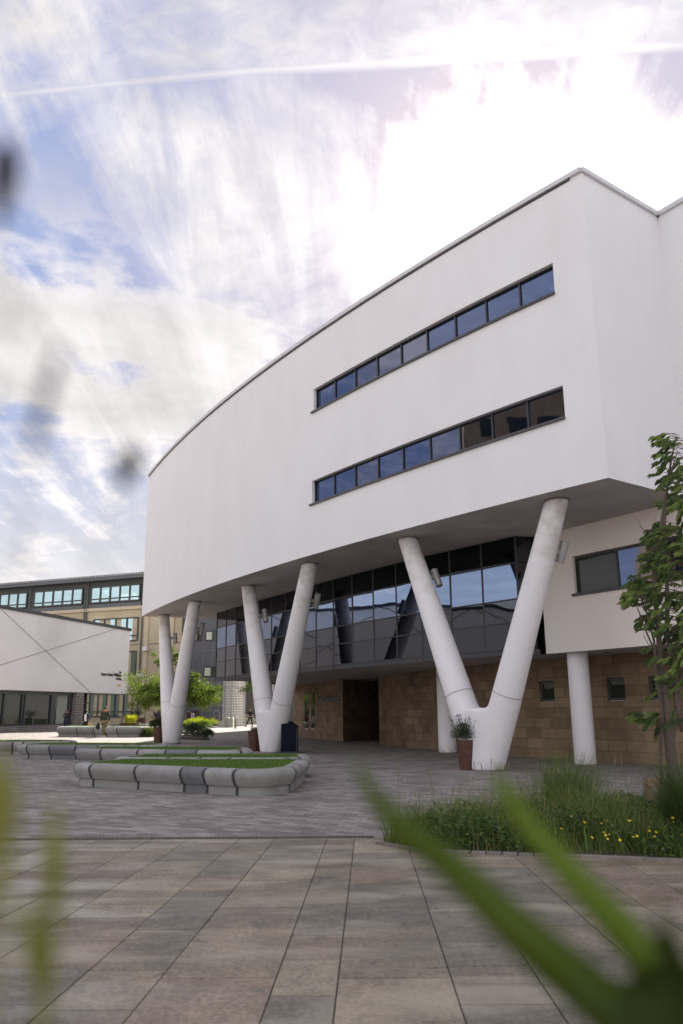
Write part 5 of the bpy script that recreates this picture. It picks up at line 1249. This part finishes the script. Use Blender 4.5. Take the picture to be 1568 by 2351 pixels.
c_ = onp(443.5, 1643, GP, AZG); sg = root('fire_sign', (c_.x, c_.y - .2, c_.z), 'dark red fire equipment cabinet with white symbol on the dark wall', 'sign')
m_ = MB(); m_.box((c_.x, c_.y - .25, c_.z), (.62, .10, .50)); m_.build('cabinet', 'red_sign', sg); m_ = MB(); m_.box((c_.x + .02, c_.y - .36, c_.z + .04), (.15, .008, .22)); m_.build('symbol_plate', 'sign_white', sg)
m_ = MB(); m_.box((c_.x + .02, c_.y - .375, c_.z + .02), (.05, .006, .12)); m_.box((c_.x + .02, c_.y - .375, c_.z + .17), (.025, .006, .025)); m_.build('symbol', 'red_sign', sg)
# rail and low wall behind the walking person
p0, p1 = gz(556, 1655), gz(600, 1655); hr_ = root('handrail', (p0.x, p0.y, 0), 'pale handrail in the distance behind the bollards', 'handrail')
m_ = MB(); m_.tube([(p0.x, p0.y, 1.45), (p1.x + 3, p1.y, 1.45)], .06, 8); m_.build('rail', 'lamp_body', hr_)
for k in range(4):
    m_ = MB(); m_.tube([(p0.x + k*2, p0.y, 0), (p0.x + k*2, p0.y, 1.42)], .05, 8); m_.build('post', 'lamp_body', hr_)
p0 = gz(562, 1664); m_ = MB(); m_.prism([(p0.x - .6, p0.y + 4), (p0.x + 1.8, p0.y + 4), (p0.x + 1.6, p0.y + 6), (p0.x - .6, p0.y + 6)], 0, .65); tag(m_.build('low_wall', 'pale_stone'), 'low pale stone wall beside the glass-block tower', 'wall')

# ------------------------------------------------------------------ people
def skin(name, verts, edges, radii, m, parent, sub=1, rootv=0):
    me = bpy.data.meshes.new(name); me.from_pydata(verts, edges, []); o = bpy.data.objects.new(name, me); COL.objects.link(o)
    o.modifiers.new('k', 'SKIN')
    for k, r_ in enumerate(radii): me.skin_vertices[0].data[k].radius = (r_, r_) if not isinstance(r_, tuple) else r_
    me.skin_vertices[0].data[rootv].use_root = True
    sm = o.modifiers.new('s', 'SUBSURF'); sm.levels = sub; sm.render_levels = sub
    nm = evaluated(o); o.modifiers.clear(); old = o.data; o.data = nm; bpy.data.meshes.remove(old); nm.materials.clear(); nm.materials.append(MATS[m])
    nm.polygons.foreach_set('use_smooth', [True]*len(nm.polygons)); o.parent = parent; return o
mat('skin', (0.50, 0.31, 0.22), 0.6); mat('hair_dark', (0.03, 0.018, 0.012), 0.7); mat('hair_brown', (0.09, 0.035, 0.02), 0.6)
mat('coat_navy', (0.012, 0.014, 0.032), 0.8, var=.2); mat('cloth_black', (0.012, 0.012, 0.013), 0.85, var=.2); mat('fleece_white', (0.72, 0.70, 0.66), 0.9)
mat('olive_top', (0.035, 0.038, 0.022), 0.9, var=.2, vscale=8); mat('khaki', (0.17, 0.135, 0.075), 0.85, var=.15, vscale=9); mat('shoe_white', (0.60, 0.58, 0.52), 0.6); mat('red_hood', (0.45, 0.08, 0.05), 0.85); mat('paper_bag', (0.55, 0.30, 0.12), 0.8)
def hand(vs, es, rd, wi, wrist, d_, thumb, s_=1.0):
    """palm, four unequal bent fingers and a thumb from the side of the palm"""
    d_ = d_.normalized(); sd = d_.cross(Vector((0, 1, .2))).normalized(); base = len(vs); vs.append(wrist + d_*.05*s_); rd.append(.026*s_); es.append((wi, base))
    vs.append(wrist + d_*.085*s_); rd.append(.028*s_); es.append((base, base+1))
    for k, L in enumerate((.062, .070, .066, .052)):
        q = wrist + d_*.095*s_ + sd*(.030 - .02*k)*s_; a = len(vs); vs.append(q); rd.append(.009*s_); es.append((base+1, a)); vs.append(q + d_*L*.55*s_ + Vector((0, -.008, 0))); rd.append(.008*s_); es.append((a, a+1)); vs.append(q + d_*L*s_ + Vector((0, -.028, 0))); rd.append(.007*s_); es.append((a+1, a+2))
    a = len(vs); vs.append(wrist + d_*.055*s_ + sd*.04*thumb*s_); rd.append(.011*s_); es.append((base, a)); vs.append(wrist + d_*.095*s_ + sd*.052*thumb*s_ + Vector((0, -.015, 0))); rd.append(.009*s_); es.append((a, a+1))
def person(loc, rz, label, J_, look, H=1.75):
    """J_: joint positions for a 1.75 m figure facing -Y; look: clothing"""
    r0_ = root('person', loc, label, 'person'); 
    k = H/1.75; V = {n_: Vector(p)*k for n_, p in J_.items()}; g_ = lambda n_: V[n_]
    vs, es, rd = [], [], []
    def add(p, r_, par=None): vs.append(p); rd.append(r_*k if not isinstance(r_, tuple) else tuple(q*k for q in r_)); i = len(vs)-1; (es.append((par, i)) if par is not None else None); return i
    pel = add(g_('pelvis'), (.15, .105)); wa = add(g_('waist'), (.13, .095), pel); ch = add(g_('chest'), (.16, .11), wa); nk = add(g_('neck'), .055, ch)
    hd0 = add(g_('neck').lerp(g_('head'), .55), .058, nk); hd = add(g_('head') + Vector((0, -.01, -.01)), (.078, .092), hd0); ht = add(g_('head') + Vector((0, .01, .075*k)), (.068, .082), hd)
    wr = {}
    for s_ in 'LR':
        sh = add(g_('sh'+s_), .058, ch); el = add(g_('el'+s_), .042, sh); w_ = add(g_('wr'+s_), .027, el); wr[s_] = w_
        hp = add(g_('hip'+s_), .092, pel); kn = add(g_('kn'+s_), .055, hp); an = add(g_('an'+s_), .038, kn); to = add(g_('to'+s_), .034, an)
    for s_, th in (('L', 1), ('R', -1)): hand(vs, es, rd, wr[s_], g_('wr'+s_), g_('wr'+s_) - g_('el'+s_), th, k)
    skin('body', vs, es, rd, 'skin', r0_, 2)
    # face
    h_ = g_('head'); fm_ = MB(); fw_ = V.get('face', Vector((0, -1, 0))).normalized(); rt_ = Vector((0, 0, 1)).cross(fw_).normalized()
    fc = h_ + Vector((0, -.01, -.01))
    nz = MB(); nz.tube([fc + fw_*.088*k + Vector((0, 0, .012*k)), fc + fw_*.105*k + Vector((0, 0, -.014*k)), fc + fw_*.094*k + Vector((0, 0, -.022*k))], [.006*k, .012*k, .008*k], 6); o = nz.build('nose', 'skin'); o.parent = r0_
    ey = MB()
    for s_ in (-1, 1): ey.tube([fc + fw_*.080*k + rt_*s_*.03*k + Vector((0, 0, .014*k)), fc + fw_*.090*k + rt_*s_*.03*k + Vector((0, 0, .014*k))], .009*k, 8)
    ey.box(fc + fw_*.086*k + Vector((0, 0, -.045*k)), (.022*k, .006*k, .005*k), (rt_, fw_, Z3)); o = ey.build('facial_features', 'hair_dark'); o.parent = r0_
    er = MB()
    for s_ in (-1, 1): er.tube([fc + rt_*s_*.078*k + Vector((0, 0, -.02*k)), fc + rt_*s_*.088*k + Vector((0, 0, .015*k))], [.010*k, .014*k], 6)
    o = er.build('ears', 'skin'); o.parent = r0_
    def garment(name, parts, m):
        gv, ge, gr = [], [], []; idx = {}
        for a, ra, b, rb in parts:
            for n_, r_ in ((a, ra), (b, rb)):
                if n_ not in idx: idx[n_] = len(gv); gv.append(V[n_] if n_ in V else n_); gr.append(tuple(q*k for q in r_) if isinstance(r_, tuple) else r_*k)
            ge.append((idx[a], idx[b]))
        return skin(name, gv, ge, gr, m, r0_, 2)
    look(V, k, r0_, garment, fw_, rt_)
    r0_.rotation_euler = (0, 0, rz); return r0_
base = dict(pelvis=(0, 0, .93), waist=(0, 0, 1.10), chest=(0, 0, 1.34), neck=(0, .01, 1.50), head=(0, -.01, 1.63), shL=(.17, 0, 1.42), elL=(.23, .02, 1.14), wrL=(.24, -.04, .90), shR=(-.17, 0, 1.42), elR=(-.23, .02, 1.14), wrR=(-.24, -.04, .90),
            hipL=(.09, 0, .88), knL=(.10, -.01, .48), anL=(.10, .02, .09), toL=(.12, -.14, .035), hipR=(-.09, 0, .88), knR=(-.10, -.01, .48), anR=(-.10, .02, .09), toR=(-.12, -.14, .035))
def std_legs(garment, m, w=1.0):
    garment('trousers', [('pelvis', (.165, .12), 'hipL', .105*w), ('pelvis', (.165, .12), 'hipR', .105*w), ('hipL', .105*w, 'knL', .075*w), ('hipR', .105*w, 'knR', .075*w), ('knL', .075*w, 'anL', .058*w), ('knR', .075*w, 'anR', .058*w)], m)
def std_top(garment, name, m, w=1.0, sleeve=True):
    pr_ = [('pelvis', (.17*w, .125*w), 'waist', (.155*w, .12*w)), ('waist', (.155*w, .12*w), 'chest', (.175*w, .125*w)), ('chest', (.175*w, .125*w), 'neck', .065)]
    for s_ in 'LR': pr_ += [('chest', (.175*w, .125*w), 'sh'+s_, .075*w), ('sh'+s_, .075*w, 'el'+s_, .060*w)] + ([('el'+s_, .060*w, 'wr'+s_, .042*w)] if sleeve else [])
    return garment(name, pr_, m)
def shoes(V, k, r0_, m):
    for s_ in 'LR':
        a, t_ = V['an'+s_], V['to'+s_]; d_ = (t_-a); d_.z = 0; d_.normalize(); heel = Vector((a.x, a.y, .045*k)) - d_*.06*k
        sh = MB(); sh.tube([heel, heel + d_*.09*k, Vector((t_.x, t_.y, .035*k + (t_.z - .035*k)*.6)) + d_*.03*k, Vector((t_.x, t_.y, .03*k)) + d_*.08*k], [.045*k, .05*k, .042*k, .02*k], 10); o = sh.build('shoe', m); o.parent = r0_
def cap_hair(V, k, r0_, m, fw_, back=None, name='hair'):
    h_ = V['head']; hb = MB(); n_ = 14; rings = []
    for i in range(8):
        el = -0.35 + i*(math.pi/2 + .35)/7; rings.append(hb.add([h_ - fw_*.016*k + Vector((math.cos(a*2*math.pi/n_)*math.cos(el)*.090*k, math.sin(a*2*math.pi/n_)*math.cos(el)*.102*k, .028*k + math.sin(el)*.115*k + (.035*k if (math.cos(a*2*math.pi/n_)*fw_.x + math.sin(a*2*math.pi/n_)*fw_.y) > .4 and i < 4 else 0))) for a in range(n_)]))
    for a, b in zip(rings, rings[1:]):
        for j in range(n_): j2 = (j+1) % n_; hb.face((a+j, a+j2, b+j2, b+j))
    if back:
        for (dx, dy, L) in back: hb.tube([h_ + Vector((dx, dy, .06))*k, h_ + Vector((dx*1.25, dy*1.1, -.08))*k, h_ + Vector((dx*1.5, dy*1.15, -L))*k], [.05*k, .055*k, .02*k], 8)
    o = hb.build(name, m, smooth=True); o.parent = r0_
# woman in the doorway
J1 = dict(base); J1.update(elL=(.25, .04, 1.13), wrL=(.12, -.10, 1.02), elR=(-.22, -.05, 1.16), wrR=(-.10, -.22, 1.27), face=(-.45, -1, 0))
def look1(V, k, r0_, garment, fw_, rt_):
    std_legs(garment, 'cloth_black', .85); std_top(garment, 'coat', 'coat_navy', 1.15)
    sk = MB(); sk.lathe([(.25*k, .62*k), (.21*k, .85*k), (.18*k, 1.05*k)], (0, 0, 0), 18, cap=False); o = sk.build('coat_skirt', 'coat_navy', smooth=True); o.parent = r0_
    shoes(V, k, r0_, 'cloth_black'); cap_hair(V, k, r0_, 'hair_brown', fw_, [(-.07, .02, .30), (.07, .03, .32), (0, .07, .30)])
    ph = MB(); q = V['wrR'] + Vector((0, -.04, .10))*k; ph.box(q, (.035*k, .006*k, .07*k)); o = ph.build('phone', 'dark_frame'); o.parent = r0_
def yawed(p): return p
p = atY(151, 1668, 67); person((p.x, p.y, 0), rad(8), 'person with long brown hair in a dark coat looking at a phone by the doorway', J1, look1, 1.66)
bag = MB(); bag.box((p.x + .25, p.y + .02, 1.08), (.13, .07, .17)); tag(bag.build('shoulder_bag', 'cloth_black'), 'dark bag at the side of the person by the doorway', 'bag')
# person with white and navy fleece walking away
J2 = dict(base); J2.update(head=(.03, .0, 1.63), elL=(.25, .02, 1.14), wrL=(.27, -.02, .90), knL=(.13, -.12, .50), anL=(.12, -.02, .10), toL=(.12, .12, .04), knR=(-.12, .06, .48), anR=(-.14, .18, .12), toR=(-.16, .30, .04), face=(.8, .5, 0))
def look2(V, k, r0_, garment, fw_, rt_):
    std_legs(garment, 'cloth_black', 1.1); std_top(garment, 'jacket', 'coat_navy', 1.08); shoes(V, k, r0_, 'cloth_black'); cap_hair(V, k, r0_, 'hair_dark', fw_)
    pn = MB(); rg = []
    for z, r_ in ((.86, .185), (1.0, .185), (1.15, .178), (1.3, .19), (1.42, .175), (1.47, .12)):
        rg.append(pn.add([(math.cos(a)*r_*1.03*k, math.sin(a)*r_*.85*k, z*k) for a in [math.pi*(1.0 + j*.62/8) for j in range(9)]]))
    for a, b in zip(rg, rg[1:]):
        for j in range(8): pn.face((a+j, a+j+1, b+j+1, b+j))
    o = pn.build('fleece_panel', 'fleece_white', smooth=True); o.parent = r0_
p = atY(197, 1668, 64); person((p.x, p.y, 0), rad(-6), 'person in a white and navy jacket walking away with a paper bag', J2, look2, 1.60)
bag = MB(); bx_, by_ = p.x + .30, p.y - .05; bag.prism([(bx_ - .17, by_ - .06), (bx_ + .17, by_ - .06), (bx_ + .17, by_ + .06), (bx_ - .17, by_ + .06)], .34, .62)
bag.tube([(bx_ - .1, by_, .62), (bx_ - .04, by_, .76), (bx_, by_, .80), (bx_ + .04, by_, .76), (bx_ + .1, by_, .62)], .012, 5); tag(bag.build('paper_bag', 'paper_bag'), 'orange-brown paper carrier bag hanging from the hand of the white-jacketed person', 'bag')
# man in olive hoodie and khaki trousers
J3 = dict(base); J3.update(head=(.0, .02, 1.64), elL=(.27, .02, 1.16), wrL=(.24, .02, .93), elR=(-.24, .02, 1.14), wrR=(-.22, .0, .90), knL=(.07, -.02, .49), anL=(.02, -.05, .09), toL=(.12, -.10, .04), knR=(-.06, .0, .49), anR=(-.06, .06, .09), toR=(-.16, .03, .04), face=(.25, 1, 0))
def look3(V, k, r0_, garment, fw_, rt_):
    std_legs(garment, 'khaki', 1.12); std_top(garment, 'hoodie', 'olive_top', 1.18); shoes(V, k, r0_, 'shoe_white'); cap_hair(V, k, r0_, 'hair_dark', fw_)
    hd = MB(); hd.tube([(-.10*k, -.05*k, 1.50*k), (0, -.085*k, 1.485*k), (.10*k, -.05*k, 1.50*k)], [.03*k, .05*k, .03*k], 8); o = hd.build('hood', 'red_hood', smooth=True); o.parent = r0_
p = gz(238, 1692.5); person((p.x, p.y, 0), rad(0), 'person in a dark olive hoodie and khaki trousers standing at the sunlit planter', J3, look3, 1.78)
bag = MB(); bag.tube([(p.x - .36, p.y + .05, .86), (p.x - .40, p.y + .05, .62), (p.x - .46, p.y + .05, .50)], [.05, .13, .12], 10); tag(bag.build('shoulder_bag', 'cloth_black'), 'black bag resting against the planter beside the person in khaki trousers', 'bag')
# walking person in black near the tower
J4 = dict(base); J4.update(head=(-.03, -.03, 1.63), elR=(-.22, -.08, 1.16), wrR=(-.20, -.18, .95), elL=(.22, .08, 1.15), wrL=(.30, .0, .98), knR=(-.20, -.10, .52), anR=(-.36, -.02, .14), toR=(-.48, -.06, .10), hipR=(-.09, 0, .88), knL=(.16, .02, .50), anL=(.26, .04, .09), toL=(.14, -.04, .03), face=(-.7, -.8, 0))
def look4(V, k, r0_, garment, fw_, rt_):
    std_legs(garment, 'cloth_black', 1.0); std_top(garment, 't_shirt', 'cloth_black', 1.02, sleeve=False); shoes(V, k, r0_, 'cloth_black'); cap_hair(V, k, r0_, 'hair_dark', fw_)
    hp = MB(); h_ = V['head']; hp.tube([h_ + Vector((-.09, 0, -.01)), h_ + Vector((-.085, 0, .08)), h_ + Vector((0, 0, .14)), h_ + Vector((.085, 0, .08)), h_ + Vector((.09, 0, -.01))], .014, 6); o = hp.build('headphones', 'cloth_black'); o.parent = r0_
p = atY(574, 1664, 83); person((p.x, p.y, 0), rad(0), 'person dressed all in black with headphones walking along the sunlit path', J4, look4, 1.76)
